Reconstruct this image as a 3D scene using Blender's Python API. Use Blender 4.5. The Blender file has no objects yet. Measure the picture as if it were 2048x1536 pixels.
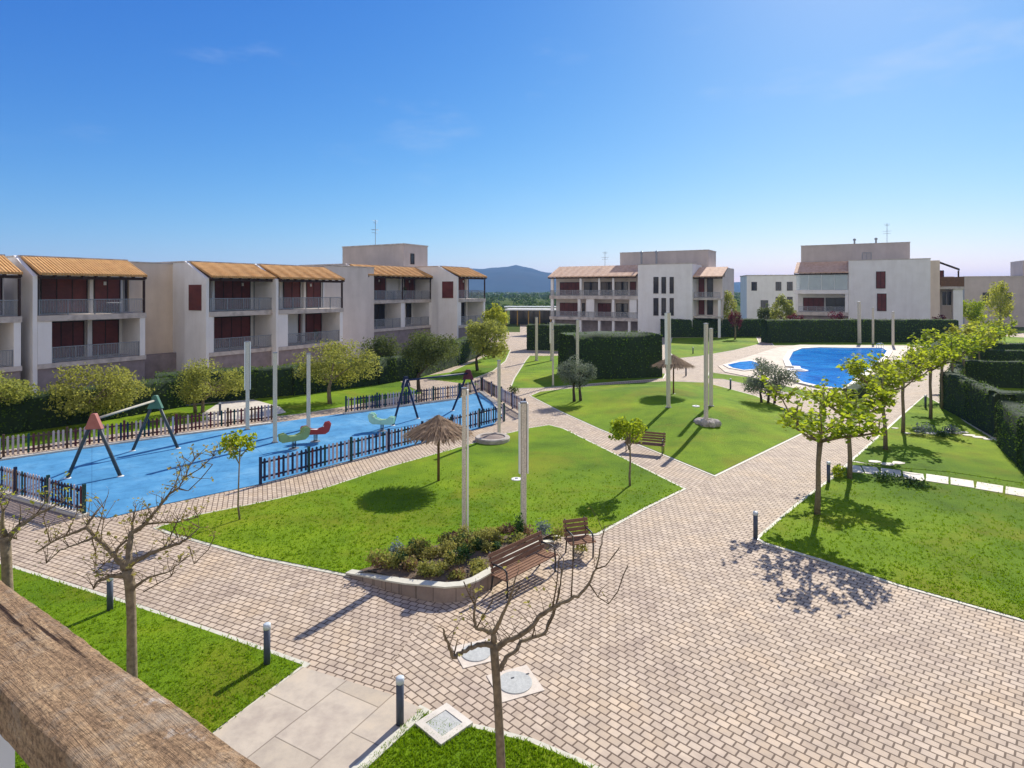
import bpy, bmesh, math, random
import numpy as np
from mathutils import Vector, Matrix, Quaternion

C = bpy.context.scene.collection
F, HZ, H = 1200.0, 583.0, 7.0          # focal length (px of a 2048 px wide frame), horizon row, eye height
PI = math.pi
R = math.radians

def G(u, v, z=0.0):
    Y = F * (H - z) / (v - HZ)
    return Vector(((u - 1024.0) * Y / F, Y, z))
def P(u, v, Y):
    return Vector(((u - 1024.0) * Y / F, Y, H - (v - HZ) * Y / F))

# ------------------------------------------------------------------ materials
def new_mat(name):
    m = bpy.data.materials.new(name); m.use_nodes = True
    nt = m.node_tree
    return m, nt, nt.nodes, nt.links, nt.nodes['Principled BSDF']

def ramp(n, stops):
    r = n.new('ShaderNodeValToRGB')
    el = r.color_ramp.elements
    while len(el) < len(stops): el.new(0.5)
    for e, (p, c) in zip(el, stops):
        e.position = p; e.color = (c[0], c[1], c[2], 1)
    return r

def noise(n, l, scale, detail=4, rough=0.55, coord='Object', vec=None, dist=0.0):
    t = n.new('ShaderNodeTexNoise')
    t.inputs['Scale'].default_value = scale; t.inputs['Detail'].default_value = detail
    t.inputs['Roughness'].default_value = rough; t.inputs['Distortion'].default_value = dist
    if vec is None:
        tc = n.new('ShaderNodeTexCoord'); vec = tc.outputs[coord]
    l.new(vec, t.inputs['Vector'])
    return t

def mixc(n, l, a, b, fac, mode='MIX'):
    m = n.new('ShaderNodeMix'); m.data_type = 'RGBA'; m.blend_type = mode
    for s, val in ((m.inputs[6], a), (m.inputs[7], b), (m.inputs[0], fac)):
        if hasattr(val, 'links'): l.new(val, s)
        elif isinstance(val, (int, float)): s.default_value = val
        else: s.default_value = (val[0], val[1], val[2], 1)
    return m.outputs[2]

def bump(n, l, bsdf, h, strength=0.3, dist=0.02):
    b = n.new('ShaderNodeBump'); b.inputs['Strength'].default_value = strength; b.inputs['Distance'].default_value = dist
    l.new(h, b.inputs['Height']); l.new(b.outputs[0], bsdf.inputs['Normal'])

def mat_plain(name, c1, c2=None, scale=6, rough=0.7, metal=0.0, bmp=0.15, spec=0.3, stain=None):
    m, nt, n, l, b = new_mat(name)
    if c2 is None: c2 = [x * 0.82 for x in c1]
    t = noise(n, l, scale, 5)
    r = ramp(n, [(0.32, c2), (0.68, c1)]); l.new(t.outputs['Fac'], r.inputs[0])
    col = r.outputs[0]
    if stain:
        t2 = noise(n, l, stain[1], 6, 0.65)
        r2 = ramp(n, [(0.45, (0, 0, 0)), (0.72, (1, 1, 1))]); l.new(t2.outputs['Fac'], r2.inputs[0])
        f = n.new('ShaderNodeMath'); f.operation = 'MULTIPLY'; f.inputs[1].default_value = stain[2]
        l.new(r2.outputs[0], f.inputs[0])
        col = mixc(n, l, col, stain[0], f.outputs[0])
    l.new(col, b.inputs['Base Color'])
    b.inputs['Roughness'].default_value = rough; b.inputs['Metallic'].default_value = metal
    b.inputs['Specular IOR Level'].default_value = spec
    if bmp: bump(n, l, b, t.outputs['Fac'], bmp, 0.02)
    return m

def mat_facade(name, c1, c2, streak=.5):
    m, nt, n, l, b = new_mat(name)
    t = noise(n, l, .7, 4); r = ramp(n, [(.32, c2), (.68, c1)]); l.new(t.outputs['Fac'], r.inputs[0])
    tc = n.new('ShaderNodeTexCoord'); mp = n.new('ShaderNodeMapping'); mp.inputs['Scale'].default_value = (1.1, 1.1, .14)
    l.new(tc.outputs['Object'], mp.inputs['Vector'])
    s = noise(n, l, 1.0, 5, .65, vec=mp.outputs[0])
    rs = ramp(n, [(.42, (1,1,1)), (.75, (1-streak*.5, 1-streak*.56, 1-streak*.6))]); l.new(s.outputs['Fac'], rs.inputs[0])
    c = mixc(n, l, r.outputs[0], rs.outputs[0], 1.0, 'MULTIPLY')
    f = noise(n, l, 26, 4, .6)
    l.new(c, b.inputs['Base Color']); b.inputs['Roughness'].default_value = .9; b.inputs['Specular IOR Level'].default_value = .15
    bump(n, l, b, f.outputs['Fac'], .25, .01)
    return m

def mat_leaf(name, ca, cb, trans, tmix=0.45, rough=0.5):
    """leaves: colour varies leaf by leaf; light passes through"""
    m, nt, n, l, b = new_mat(name)
    g = n.new('ShaderNodeNewGeometry')
    oi = n.new('ShaderNodeObjectInfo')
    t = noise(n, l, 1.3, 2)
    a = n.new('ShaderNodeMath'); a.operation = 'MULTIPLY_ADD'; a.inputs[1].default_value = 0.6
    l.new(g.outputs['Random Per Island'], a.inputs[0])
    s = n.new('ShaderNodeMath'); s.operation = 'MULTIPLY_ADD'; s.inputs[1].default_value = 0.9; s.inputs[2].default_value = -0.25
    l.new(t.outputs['Fac'], s.inputs[0]); l.new(s.outputs[0], a.inputs[2])
    r = ramp(n, [(0.1, ca), (0.9, cb)]); l.new(a.outputs[0], r.inputs[0])
    hs = n.new('ShaderNodeHueSaturation')
    hv = n.new('ShaderNodeMath'); hv.operation = 'MULTIPLY_ADD'; hv.inputs[1].default_value = 0.03; hv.inputs[2].default_value = 0.485
    l.new(oi.outputs['Random'], hv.inputs[0]); l.new(hv.outputs[0], hs.inputs['Hue'])
    l.new(r.outputs[0], hs.inputs['Color'])
    l.new(hs.outputs[0], b.inputs['Base Color'])
    b.inputs['Roughness'].default_value = rough+.15; b.inputs['Specular IOR Level'].default_value = 0.10
    tr = n.new('ShaderNodeBsdfTranslucent')
    tc = mixc(n, l, hs.outputs[0], trans, 0.6); l.new(tc, tr.inputs['Color'])
    mx = n.new('ShaderNodeMixShader'); mx.inputs[0].default_value = tmix
    l.new(b.outputs[0], mx.inputs[1]); l.new(tr.outputs[0], mx.inputs[2])
    l.new(mx.outputs[0], nt.nodes['Material Output'].inputs['Surface'])
    return m

def mat_paving(name, ang, bw=0.205, bh=0.148, c1=(.56,.465,.365), c2=(.445,.36,.275), mort=(.145,.105,.075), ms=0.0155):
    m, nt, n, l, b = new_mat(name)
    tc = n.new('ShaderNodeTexCoord'); mp = n.new('ShaderNodeMapping')
    mp.inputs['Rotation'].default_value = (0, 0, -R(ang))
    nz = noise(n, l, 0.35, 2)                         # rows are never quite straight
    add = n.new('ShaderNodeMix'); add.data_type = 'VECTOR'; add.inputs[0].default_value = 0.03
    l.new(tc.outputs['Object'], mp.inputs['Vector'])
    l.new(mp.outputs[0], add.inputs[4]); l.new(nz.outputs['Color'], add.inputs[5])
    br = n.new('ShaderNodeTexBrick'); br.offset = 0.5
    br.inputs['Scale'].default_value = 1; br.inputs['Brick Width'].default_value = bw
    br.inputs['Row Height'].default_value = bh; br.inputs['Mortar Size'].default_value = ms
    br.inputs['Mortar Smooth'].default_value = 0.35; br.inputs['Bias'].default_value = 0.0
    br.inputs['Color1'].default_value = (*c1, 1); br.inputs['Color2'].default_value = (*c2, 1)
    br.inputs['Mortar'].default_value = (*mort, 1)
    l.new(add.outputs[1], br.inputs['Vector'])
    pk = noise(n, l, 0.55, 5, 0.65)
    rp = ramp(n, [(0.3, (.84,.80,.785)), (0.5, (1,.98,.94)), (0.72, (1.06,.99,.87))]); l.new(pk.outputs['Fac'], rp.inputs[0])
    c = mixc(n, l, br.outputs['Color'], rp.outputs[0], 1.0, 'MULTIPLY')
    pn = noise(n, l, 2.2, 6, 0.7)
    rn = ramp(n, [(0.34, (.86,.84,.84)), (0.6, (1.04,1.02,1.0))]); l.new(pn.outputs['Fac'], rn.inputs[0])
    c = mixc(n, l, c, rn.outputs[0], 1.0, 'MULTIPLY')
    ms_ = noise(n, l, 0.9, 7, 0.75)
    rm = ramp(n, [(0.66, (0,0,0)), (0.8, (.5,.5,.5))]); l.new(ms_.outputs['Fac'], rm.inputs[0])
    c = mixc(n, l, c, (.36,.36,.16), rm.outputs[0])
    l.new(c, b.inputs['Base Color']); b.inputs['Roughness'].default_value = 0.8
    b.inputs['Specular IOR Level'].default_value = 0.25
    inv = n.new('ShaderNodeMath'); inv.operation = 'SUBTRACT'; inv.inputs[0].default_value = 1
    l.new(br.outputs['Fac'], inv.inputs[1])
    fn = noise(n, l, 60, 3)
    mm = n.new('ShaderNodeMath'); mm.operation = 'MULTIPLY_ADD'; mm.inputs[1].default_value = 0.25
    l.new(fn.outputs['Fac'], mm.inputs[0]); l.new(inv.outputs[0], mm.inputs[2])
    bump(n, l, b, mm.outputs[0], 0.5, 0.012)
    return m

def mat_grass(name):
    m, nt, n, l, b = new_mat(name)
    big = noise(n, l, 0.16, 3, 0.5); mid = noise(n, l, 0.9, 5, 0.6); fine = noise(n, l, 28, 4, 0.7)
    r1 = ramp(n, [(0.34, (.095,.180,.005)), (0.5, (.150,.255,.006)), (0.68, (.22,.315,.010))])
    l.new(big.outputs['Fac'], r1.inputs[0])
    r2 = ramp(n, [(0.3, (.72,.74,.7)), (0.5, (1,1,1)), (0.72, (1.25,1.15,1.0))]); l.new(mid.outputs['Fac'], r2.inputs[0])
    c = mixc(n, l, r1.outputs[0], r2.outputs[0], 1.0, 'MULTIPLY')
    r3 = ramp(n, [(0.3, (.5,.55,.5)), (0.55, (1,1,1)), (0.75, (1.35,1.25,1.1))]); l.new(fine.outputs['Fac'], r3.inputs[0])
    c = mixc(n, l, c, r3.outputs[0], 1.0, 'MULTIPLY')
    dry = noise(n, l, 0.33, 6, 0.6, dist=0.6)
    rd = ramp(n, [(0.50, (0,0,0)), (0.72, (.62,.62,.62))]); l.new(dry.outputs['Fac'], rd.inputs[0])
    c = mixc(n, l, c, (.22,.19,.015), rd.outputs[0])
    l.new(c, b.inputs['Base Color']); b.inputs['Roughness'].default_value = 0.9
    b.inputs['Specular IOR Level'].default_value = 0.1
    b.inputs['Sheen Weight'].default_value = 0.0
    bump(n, l, b, fine.outputs['Fac'], 0.9, 0.04)
    return m

def mat_tiles(name, cs=((.46,.235,.075),(.58,.31,.10),(.68,.39,.15))):
    m, nt, n, l, b = new_mat(name)
    tc = n.new('ShaderNodeTexCoord')
    w = n.new('ShaderNodeTexWave'); w.wave_type = 'BANDS'; w.bands_direction = 'X'
    w.inputs['Scale'].default_value = 1.9; w.inputs['Distortion'].default_value = 0.4
    w.inputs['Detail'].default_value = 1.0
    l.new(tc.outputs['Object'], w.inputs['Vector'])
    t = noise(n, l, 2.2, 5, 0.7)
    r = ramp(n, [(0.3, cs[0]), (0.5, cs[1]), (0.7, cs[2])]); l.new(t.outputs['Fac'], r.inputs[0])
    rw = ramp(n, [(0.0, (.82,.8,.8)), (0.5, (1,1,1))]); l.new(w.outputs['Fac'], rw.inputs[0])
    c = mixc(n, l, r.outputs[0], rw.outputs[0], 1.0, 'MULTIPLY')
    l.new(c, b.inputs['Base Color']); b.inputs['Roughness'].default_value = 0.8
    bump(n, l, b, w.outputs['Fac'], 0.6, 0.05)
    return m

def mat_slats(name, c1, c2, scale=5.0, axis='Z'):
    m, nt, n, l, b = new_mat(name)
    tc = n.new('ShaderNodeTexCoord')
    w = n.new('ShaderNodeTexWave'); w.wave_type = 'BANDS'; w.bands_direction = axis; w.wave_profile = 'SAW'
    w.inputs['Scale'].default_value = scale
    l.new(tc.outputs['Object'], w.inputs['Vector'])
    t = noise(n, l, 1.5, 3)
    r = ramp(n, [(0.35, c2), (0.65, c1)]); l.new(t.outputs['Fac'], r.inputs[0])
    rw = ramp(n, [(0.0, (.6,.6,.6)), (0.35, (1,1,1))]); l.new(w.outputs['Fac'], rw.inputs[0])
    c = mixc(n, l, r.outputs[0], rw.outputs[0], 1.0, 'MULTIPLY')
    l.new(c, b.inputs['Base Color']); b.inputs['Roughness'].default_value = 0.55
    bump(n, l, b, w.outputs['Fac'], 0.5, 0.03)
    return m

def mat_glass(name, tint=(.75,.85,.85), alpha=0.55):
    m, nt, n, l, b = new_mat(name)
    t = noise(n, l, 0.7, 2)
    r = ramp(n, [(0.3, [x*.9 for x in tint]), (0.7, tint)]); l.new(t.outputs['Fac'], r.inputs[0])
    b.inputs['Roughness'].default_value = 0.08
    l.new(r.outputs[0], b.inputs['Base Color'])
    tr = n.new('ShaderNodeBsdfTransparent')
    mx = n.new('ShaderNodeMixShader'); mx.inputs[0].default_value = alpha
    l.new(b.outputs[0], mx.inputs[1]); l.new(tr.outputs[0], mx.inputs[2])
    l.new(mx.outputs[0], nt.nodes['Material Output'].inputs['Surface'])
    return m

def mat_rubber(name):
    m, nt, n, l, b = new_mat(name)
    t = noise(n, l, .55, 6, .65); r = ramp(n, [(.3, (.055,.205,.38)), (.5, (.075,.26,.46)), (.72, (.14,.34,.52))]); l.new(t.outputs['Fac'], r.inputs[0])
    t2 = noise(n, l, 1.7, 7, .75, dist=.8); r2 = ramp(n, [(.3, (.68,.70,.72)), (.5, (1,1,1)), (.75, (1.18,1.1,1.05))]); l.new(t2.outputs['Fac'], r2.inputs[0])
    c = mixc(n, l, r.outputs[0], r2.outputs[0], 1.0, 'MULTIPLY')
    tc = n.new('ShaderNodeTexCoord'); mp = n.new('ShaderNodeMapping'); mp.inputs['Rotation'].default_value = (0,0,R(-35)); l.new(tc.outputs['Object'], mp.inputs['Vector'])
    br = n.new('ShaderNodeTexBrick'); br.offset = 0; br.inputs['Scale'].default_value = 1; br.inputs['Brick Width'].default_value = 6; br.inputs['Row Height'].default_value = 1.5; br.inputs['Mortar Size'].default_value = .012
    br.inputs['Color1'].default_value = (1,1,1,1); br.inputs['Color2'].default_value = (.93,.95,.97,1); br.inputs['Mortar'].default_value = (.6,.65,.7,1); l.new(mp.outputs[0], br.inputs['Vector'])
    c = mixc(n, l, c, br.outputs['Color'], 1.0, 'MULTIPLY')
    l.new(c, b.inputs['Base Color']); b.inputs['Roughness'].default_value = .85; b.inputs['Specular IOR Level'].default_value = .15
    f = noise(n, l, 80, 3); bump(n, l, b, f.outputs['Fac'], .4, .006)
    return m

def mat_water(name):
    m, nt, n, l, b = new_mat(name)
    t = noise(n, l, 0.35, 5, .6, dist=.7)
    r = ramp(n, [(0.32, (.002,.13,.50)), (0.5, (.006,.21,.64)), (0.7, (.02,.33,.74))]); l.new(t.outputs['Fac'], r.inputs[0])
    l.new(r.outputs[0], b.inputs['Base Color'])
    b.inputs['Roughness'].default_value = 0.08; b.inputs['IOR'].default_value = 1.12
    w = noise(n, l, 2.2, 3, 0.6)
    bump(n, l, b, w.outputs['Fac'], 0.6, 0.08)
    return m

def mat_wood(name, c1, c2, c3, axis=0, s=1.0, lichen=True):
    m, nt, n, l, b = new_mat(name)
    tc = n.new('ShaderNodeTexCoord'); mp = n.new('ShaderNodeMapping')
    sc = [18*s, 18*s, 18*s]; sc[axis] = 1.6*s
    mp.inputs['Scale'].default_value = sc
    l.new(tc.outputs['Object'], mp.inputs['Vector'])
    t = noise(n, l, 3.0, 8, 0.7, vec=mp.outputs[0], dist=0.5)
    r = ramp(n, [(0.28, c3), (0.5, c2), (0.7, c1)]); l.new(t.outputs['Fac'], r.inputs[0])
    c = r.outputs[0]
    fine = noise(n, l, 120*s, 4, 0.8)
    rf = ramp(n, [(0.36, (.42,.40,.38)), (0.5, (.95,.93,.9)), (0.66, (1.38,1.34,1.26))]); l.new(fine.outputs['Fac'], rf.inputs[0])
    c = mixc(n, l, c, rf.outputs[0], 1.0, 'MULTIPLY')
    if lichen:
        t2 = noise(n, l, 9*s, 8, 0.75)
        r2 = ramp(n, [(0.5, (0,0,0)), (0.66, (.7,.7,.7))]); l.new(t2.outputs['Fac'], r2.inputs[0])
        c = mixc(n, l, c, (.36,.29,.21), r2.outputs[0])
        t3 = noise(n, l, 14*s, 7, 0.7)
        r3 = ramp(n, [(0.6, (0,0,0)), (0.72, (.8,.8,.8))]); l.new(t3.outputs['Fac'], r3.inputs[0])
        c = mixc(n, l, c, (.54,.48,.41), r3.outputs[0])
        mc = n.new('ShaderNodeMapping'); sc2 = [30*s]*3; sc2[axis] = .9*s; mc.inputs['Scale'].default_value = sc2
        l.new(tc.outputs['Object'], mc.inputs['Vector'])
        t4 = noise(n, l, 1.4, 3, 0.5, vec=mc.outputs[0])
        r4 = ramp(n, [(0.335, (.13,.10,.09)), (0.375, (1,1,1))]); l.new(t4.outputs['Fac'], r4.inputs[0])
        c = mixc(n, l, c, r4.outputs[0], 1.0, 'MULTIPLY')
    l.new(c, b.inputs['Base Color']); b.inputs['Roughness'].default_value = 0.85
    b.inputs['Specular IOR Level'].default_value = 0.2
    bump(n, l, b, t.outputs['Fac'], 0.9, 0.012)
    return m

M = {}
M['pave_main'] = mat_paving('plaza pavers', 136.5)
M['pave_left'] = mat_paving('path pavers', 180 - 24.0)
M['pave_cross'] = mat_paving('cross path pavers', 113.0)
M['grass'] = mat_grass('lawn grass')
M['kerb'] = mat_plain('kerb concrete', (.62,.58,.46), (.50,.47,.37), 5)
M['slab'] = mat_paving('sandy slabs', 61.0, 1.25, 0.95, (.50,.44,.36), (.44,.385,.31), (.27,.23,.18), 0.012)
M['stone_light'] = mat_plain('pale stone', (.70,.63,.52), (.5,.45,.38), 3, stain=((.4,.36,.3), 1.2, .6))
M['deck'] = mat_paving('pool deck slabs', 43.5, .8, .8, (.62,.55,.45), (.54,.47,.38), (.36,.31,.25), .012)
M['stepping'] = mat_plain('stepping stone', (.66,.60,.48), (.50,.45,.36), 2.5)
M['rubber'] = mat_rubber('blue rubber ground')
M['gravel'] = mat_plain('gravel', (.32,.25,.21), (.16,.12,.10), 25, 0.95, bmp=0.6)
M['field'] = mat_plain('field earth', (.11,.13,.045), (.07,.10,.03), 0.05, 1.0, spec=0.0, stain=((.07,.11,.02), 0.02, .8))
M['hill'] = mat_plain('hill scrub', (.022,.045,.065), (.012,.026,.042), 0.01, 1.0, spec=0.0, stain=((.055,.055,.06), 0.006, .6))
M['render'] = mat_facade('pinkish render', (.72,.64,.58), (.64,.565,.51), .22)
M['render_white'] = mat_facade('cream render', (.83,.805,.78), (.76,.73,.70), .18)
M['render_tan'] = mat_facade('tan render', (.76,.63,.50), (.68,.555,.44), .25)
M['tower'] = mat_facade('brownish render', (.57,.49,.445), (.50,.43,.39), .2)
M['plinth'] = mat_plain('stone plinth', (.30,.25,.25), (.2,.165,.165), 1.5, 0.85)
M['slabc'] = mat_plain('balcony concrete', (.62,.55,.49), (.5,.44,.39), 1.3, 0.8, stain=((.2,.17,.15), 1.4, .7))
M['tiles'] = mat_tiles('terracotta tiles')
M['tiles_pale'] = mat_tiles('faded clay tiles', ((.55,.33,.20),(.70,.46,.30),(.80,.58,.42)))
M['timber_dark'] = mat_plain('dark timber', (.055,.03,.025), (.03,.018,.016), 4)
M['shutter'] = mat_slats('maroon shutter', (.17,.035,.028), (.105,.022,.02), 3.2)
M['dark_room'] = mat_plain('dark window glass', (.03,.032,.04), (.018,.018,.024), 0.6, 0.12, bmp=0, spec=0.5)
M['glass'] = mat_glass('railing glass')
M['glass_dark'] = mat_glass('grey railing glass', (.42,.44,.48), 0.82)
M['metal_grey'] = mat_plain('grey metal', (.30,.31,.33), (.24,.25,.27), 3, 0.45, 0.5)
M['metal_white'] = mat_plain('white metal', (.75,.75,.73), (.66,.66,.64), 3, 0.45)
M['metal_dark'] = mat_plain('dark metal', (.04,.045,.05), (.03,.03,.035), 3, 0.5, 0.3)
M['bollard'] = mat_plain('bollard blue grey paint', (.075,.09,.12), (.055,.065,.09), 5, 0.5)
M['bollard_cap'] = mat_plain('bollard pale cap', (.55,.6,.62), (.45,.5,.52), 5, 0.35)
M['post_pale'] = mat_wood('pale post wood', (.76,.71,.60), (.68,.63,.52), (.54,.49,.40), 2, 0.5, False)
M['post_fin'] = mat_plain('white post fin', (.88,.86,.78), (.8,.78,.7), 2)
M['navy'] = mat_plain('navy picket', (.012,.022,.075), (.008,.015,.05), 4, .5)
M['teal'] = mat_plain('dark green picket', (.012,.06,.055), (.008,.04,.04), 4, .5)
M['maroon'] = mat_plain('maroon picket', (.13,.02,.03), (.085,.015,.02), 4, .5)
M['brown'] = mat_plain('brown picket', (.12,.06,.035), (.08,.04,.022), 4, .5)
M['lilac'] = mat_plain('lilac picket', (.42,.40,.48), (.34,.32,.40), 4, .5)
M['pink'] = mat_plain('pale pink picket', (.56,.42,.36), (.48,.35,.30), 4, .5)
M['red'] = mat_plain('red paint', (.42,.05,.045), (.32,.04,.035), 4, .4)
M['redfade'] = mat_plain('faded red paint', (.42,.14,.105), (.33,.105,.08), 4, .5)
M['green'] = mat_plain('green paint', (.07,.18,.12), (.05,.13,.09), 4, .4)
M['lime'] = mat_plain('lime paint', (.34,.44,.17), (.27,.35,.13), 4, .4)
M['aqua'] = mat_plain('pale aqua paint', (.45,.72,.55), (.36,.6,.46), 4, .4)
M['swing_leg'] = mat_plain('swing leg timber', (.06,.075,.085), (.04,.05,.055), 4, .5)
M['beam_light'] = mat_plain('swing beam', (.42,.38,.30), (.32,.29,.23), 4, .5)
M['bark'] = mat_plain('grey bark', (.24,.185,.115), (.12,.09,.055), 14, .9, bmp=.7, stain=((.30,.24,.15), 6, .6))
M['bark_dark'] = mat_plain('dark bark', (.085,.065,.045), (.045,.034,.025), 14, .9, bmp=.7)
M['twig'] = mat_plain('twig bark', (.17,.12,.065), (.095,.065,.036), 14, .9, bmp=.5)
M['leaf_olive'] = mat_leaf('pittosporum leaf', (.13,.16,.026), (.37,.37,.085), (.52,.52,.09), .42)
M['leaf_dull'] = mat_leaf('dull green leaf', (.045,.075,.02), (.13,.16,.05), (.2,.24,.05), .35)
M['leaf_grey'] = mat_leaf('grey olive leaf', (.085,.115,.075), (.24,.27,.21), (.25,.3,.16), .3)
M['leaf_mul'] = mat_leaf('mulberry leaf', (.10,.19,.010), (.34,.40,.025), (.58,.64,.03), .5)
M['leaf_yel'] = mat_leaf('yellow green leaf', (.20,.27,.02), (.42,.43,.05), (.62,.6,.06), .5)
M['leaf_bud'] = mat_leaf('pale bud leaf', (.20,.18,.04), (.42,.36,.11), (.5,.45,.1), .45)
M['leaf_hedge'] = mat_leaf('hedge leaf', (.036,.080,.014), (.14,.215,.03), (.20,.32,.035), .32)
M['leaf_deep'] = mat_leaf('deep green leaf', (.02,.055,.015), (.06,.12,.03), (.08,.16,.02), .3)
M['leaf_bed'] = mat_leaf('lantana leaf', (.15,.18,.03), (.40,.36,.10), (.5,.45,.1), .4)
M['leaf_rust'] = mat_leaf('rust stem leaf', (.16,.085,.045), (.38,.24,.14), (.4,.25,.1), .3)
M['leaf_lav'] = mat_leaf('lavender leaf', (.10,.13,.13), (.25,.29,.30), (.25,.3,.25), .3)
M['leaf_red'] = mat_leaf('plum leaf', (.07,.010,.016), (.17,.028,.045), (.2,.03,.05), .35)
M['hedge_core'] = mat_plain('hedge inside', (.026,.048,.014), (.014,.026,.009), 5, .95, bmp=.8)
M['thatch'] = mat_leaf('thatch straw', (.16,.10,.065), (.42,.30,.20), (.4,.28,.15), .2, .8)
M['pole_brown'] = mat_plain('brown pole timber', (.19,.10,.055), (.12,.065,.035), 6, .8)
M['bench_wood'] = mat_wood('bench slat wood', (.34,.20,.125), (.24,.13,.08), (.13,.07,.045), 0, 1.0, False)
M['planter_wall'] = mat_paving('planter wall', 0, .5, .2, (.33,.265,.225), (.25,.195,.165), (.17,.135,.11), .01)
M['soil'] = mat_plain('bed soil', (.16,.11,.07), (.085,.06,.04), 9, .95, bmp=.8)
M['manhole'] = mat_plain('manhole cover', (.47,.47,.43), (.37,.37,.34), 20, .75, 0, bmp=.3)
M['mortar'] = mat_plain('mortar ring', (.66,.57,.46), (.55,.47,.38), 8, .85, bmp=.4)
M['rock'] = mat_plain('rock', (.50,.44,.37), (.27,.235,.2), 4, .9, bmp=.7)
M['rail'] = mat_wood('weathered handrail', (.43,.30,.175), (.30,.195,.11), (.13,.08,.048), 0, 1.0, True)
M['water'] = mat_water('pool water')
M['car_white'] = mat_plain('white car paint', (.75,.76,.78), (.7,.71,.73), 2, .25, spec=.5, bmp=0)
M['tyre'] = mat_plain('tyre rubber', (.02,.02,.02), (.015,.015,.015), 5, .8)
M['orange_post'] = mat_plain('orange post', (.50,.28,.06), (.4,.22,.05), 3)
M['blade'] = mat_leaf('grass blade', (.10,.20,.003), (.24,.35,.006), (.30,.45,.01), .35)

# ------------------------------------------------------------------ mesh builder
class MB:
    def __init__(s): s.v = []; s.f = []; s.mi = []; s.m = 0
    def add(s, vs, fs):
        o = len(s.v); s.v.extend([tuple(x) for x in vs]); s.f.extend([tuple(i + o for i in f) for f in fs]); s.mi.extend([s.m] * len(fs))
    def box(s, x0, x1, y0, y1, z0, z1, T=None):
        vs = [Vector((x, y, z)) for z in (z0, z1) for (x, y) in ((x0, y0), (x1, y0), (x1, y1), (x0, y1))]
        if T is not None: vs = [T @ v for v in vs]
        s.add(vs, [(3,2,1,0), (4,5,6,7), (0,1,5,4), (1,2,6,5), (2,3,7,6), (3,0,4,7)])
    def prism(s, poly, z0, z1):
        n = len(poly)
        a = sum(poly[i][0]*poly[(i+1)%n][1] - poly[(i+1)%n][0]*poly[i][1] for i in range(n))
        if a < 0: poly = poly[::-1]
        s.add([(p[0], p[1], z0) for p in poly] + [(p[0], p[1], z1) for p in poly],
              [tuple(range(n, 2*n)), tuple(range(n-1, -1, -1))] + [(i, (i+1)%n, (i+1)%n+n, i+n) for i in range(n)])
    def hull4(s, lo, hi):
        s.add(list(lo) + list(hi), [(3,2,1,0), (4,5,6,7), (0,1,5,4), (1,2,6,5), (2,3,7,6), (3,0,4,7)])
    def tube(s, path, rad, n=8, cap=True):
        path = [Vector(p) for p in path]
        if not isinstance(rad, (list, tuple)): rad = [rad] * len(path)
        vs = []; prev = None
        for i, p in enumerate(path):
            d = (path[min(i+1, len(path)-1)] - path[max(i-1, 0)])
            d = d.normalized() if d.length > 1e-9 else Vector((0,0,1))
            if prev is None:
                a = d.orthogonal().normalized()
            else:
                a = (prev - d * prev.dot(d))
                a = a.normalized() if a.length > 1e-6 else d.orthogonal().normalized()
            prev = a; b = d.cross(a)
            for k in range(n):
                t = 2*PI*k/n
                vs.append(p + (a*math.cos(t) + b*math.sin(t))*rad[i])
        fs = []
        for i in range(len(path)-1):
            for k in range(n):
                k2 = (k+1) % n
                fs.append((i*n+k, i*n+k2, (i+1)*n+k2, (i+1)*n+k))
        if cap:
            fs.append(tuple(range(n-1, -1, -1))); fs.append(tuple((len(path)-1)*n + k for k in range(n)))
        s.add(vs, fs)
    def lathe(s, prof, n=24, c=(0,0,0), cap=True):
        vs = []
        for r, z in prof:
            for k in range(n):
                t = 2*PI*k/n; vs.append((c[0]+r*math.cos(t), c[1]+r*math.sin(t), c[2]+z))
        fs = []
        for i in range(len(prof)-1):
            for k in range(n):
                k2 = (k+1) % n
                fs.append((i*n+k, i*n+k2, (i+1)*n+k2, (i+1)*n+k))
        if cap:
            fs.append(tuple(range(n-1, -1, -1))); fs.append(tuple((len(prof)-1)*n+k for k in range(n)))
        s.add(vs, fs)
    def leaf(s, p, nrm, size, rng, aspect=0.6):
        nrm = Vector(nrm); p = Vector(p)
        a = nrm.orthogonal().normalized(); a.rotate(Quaternion(nrm, rng.uniform(0, 2*PI))); b = nrm.cross(a)
        L = size*.5; W = size*.5*aspect
        s.add([p - a*L, p + b*W - nrm*L*.15, p + a*L, p - b*W - nrm*L*.15], [(0,1,2,3)])
    def build(s, name, mats, parent=None, smooth=False, bevel=0.0, loc=None, rot=0.0):
        me = bpy.data.meshes.new(name)
        me.from_pydata(s.v, [], s.f)
        if not isinstance(mats, (list, tuple)): mats = [mats]
        for m in mats: me.materials.append(m)
        if len(mats) > 1: me.polygons.foreach_set('material_index', s.mi)
        if smooth: me.polygons.foreach_set('use_smooth', [True]*len(s.f))
        me.update()
        o = bpy.data.objects.new(name, me); C.objects.link(o)
        if parent is not None: o.parent = parent
        if loc is not None: o.location = loc; o.rotation_euler.z = rot
        if bevel > 0:
            md = o.modifiers.new('Bevel', 'BEVEL'); md.width = bevel; md.segments = 2; md.limit_method = 'ANGLE'
        return o

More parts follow.
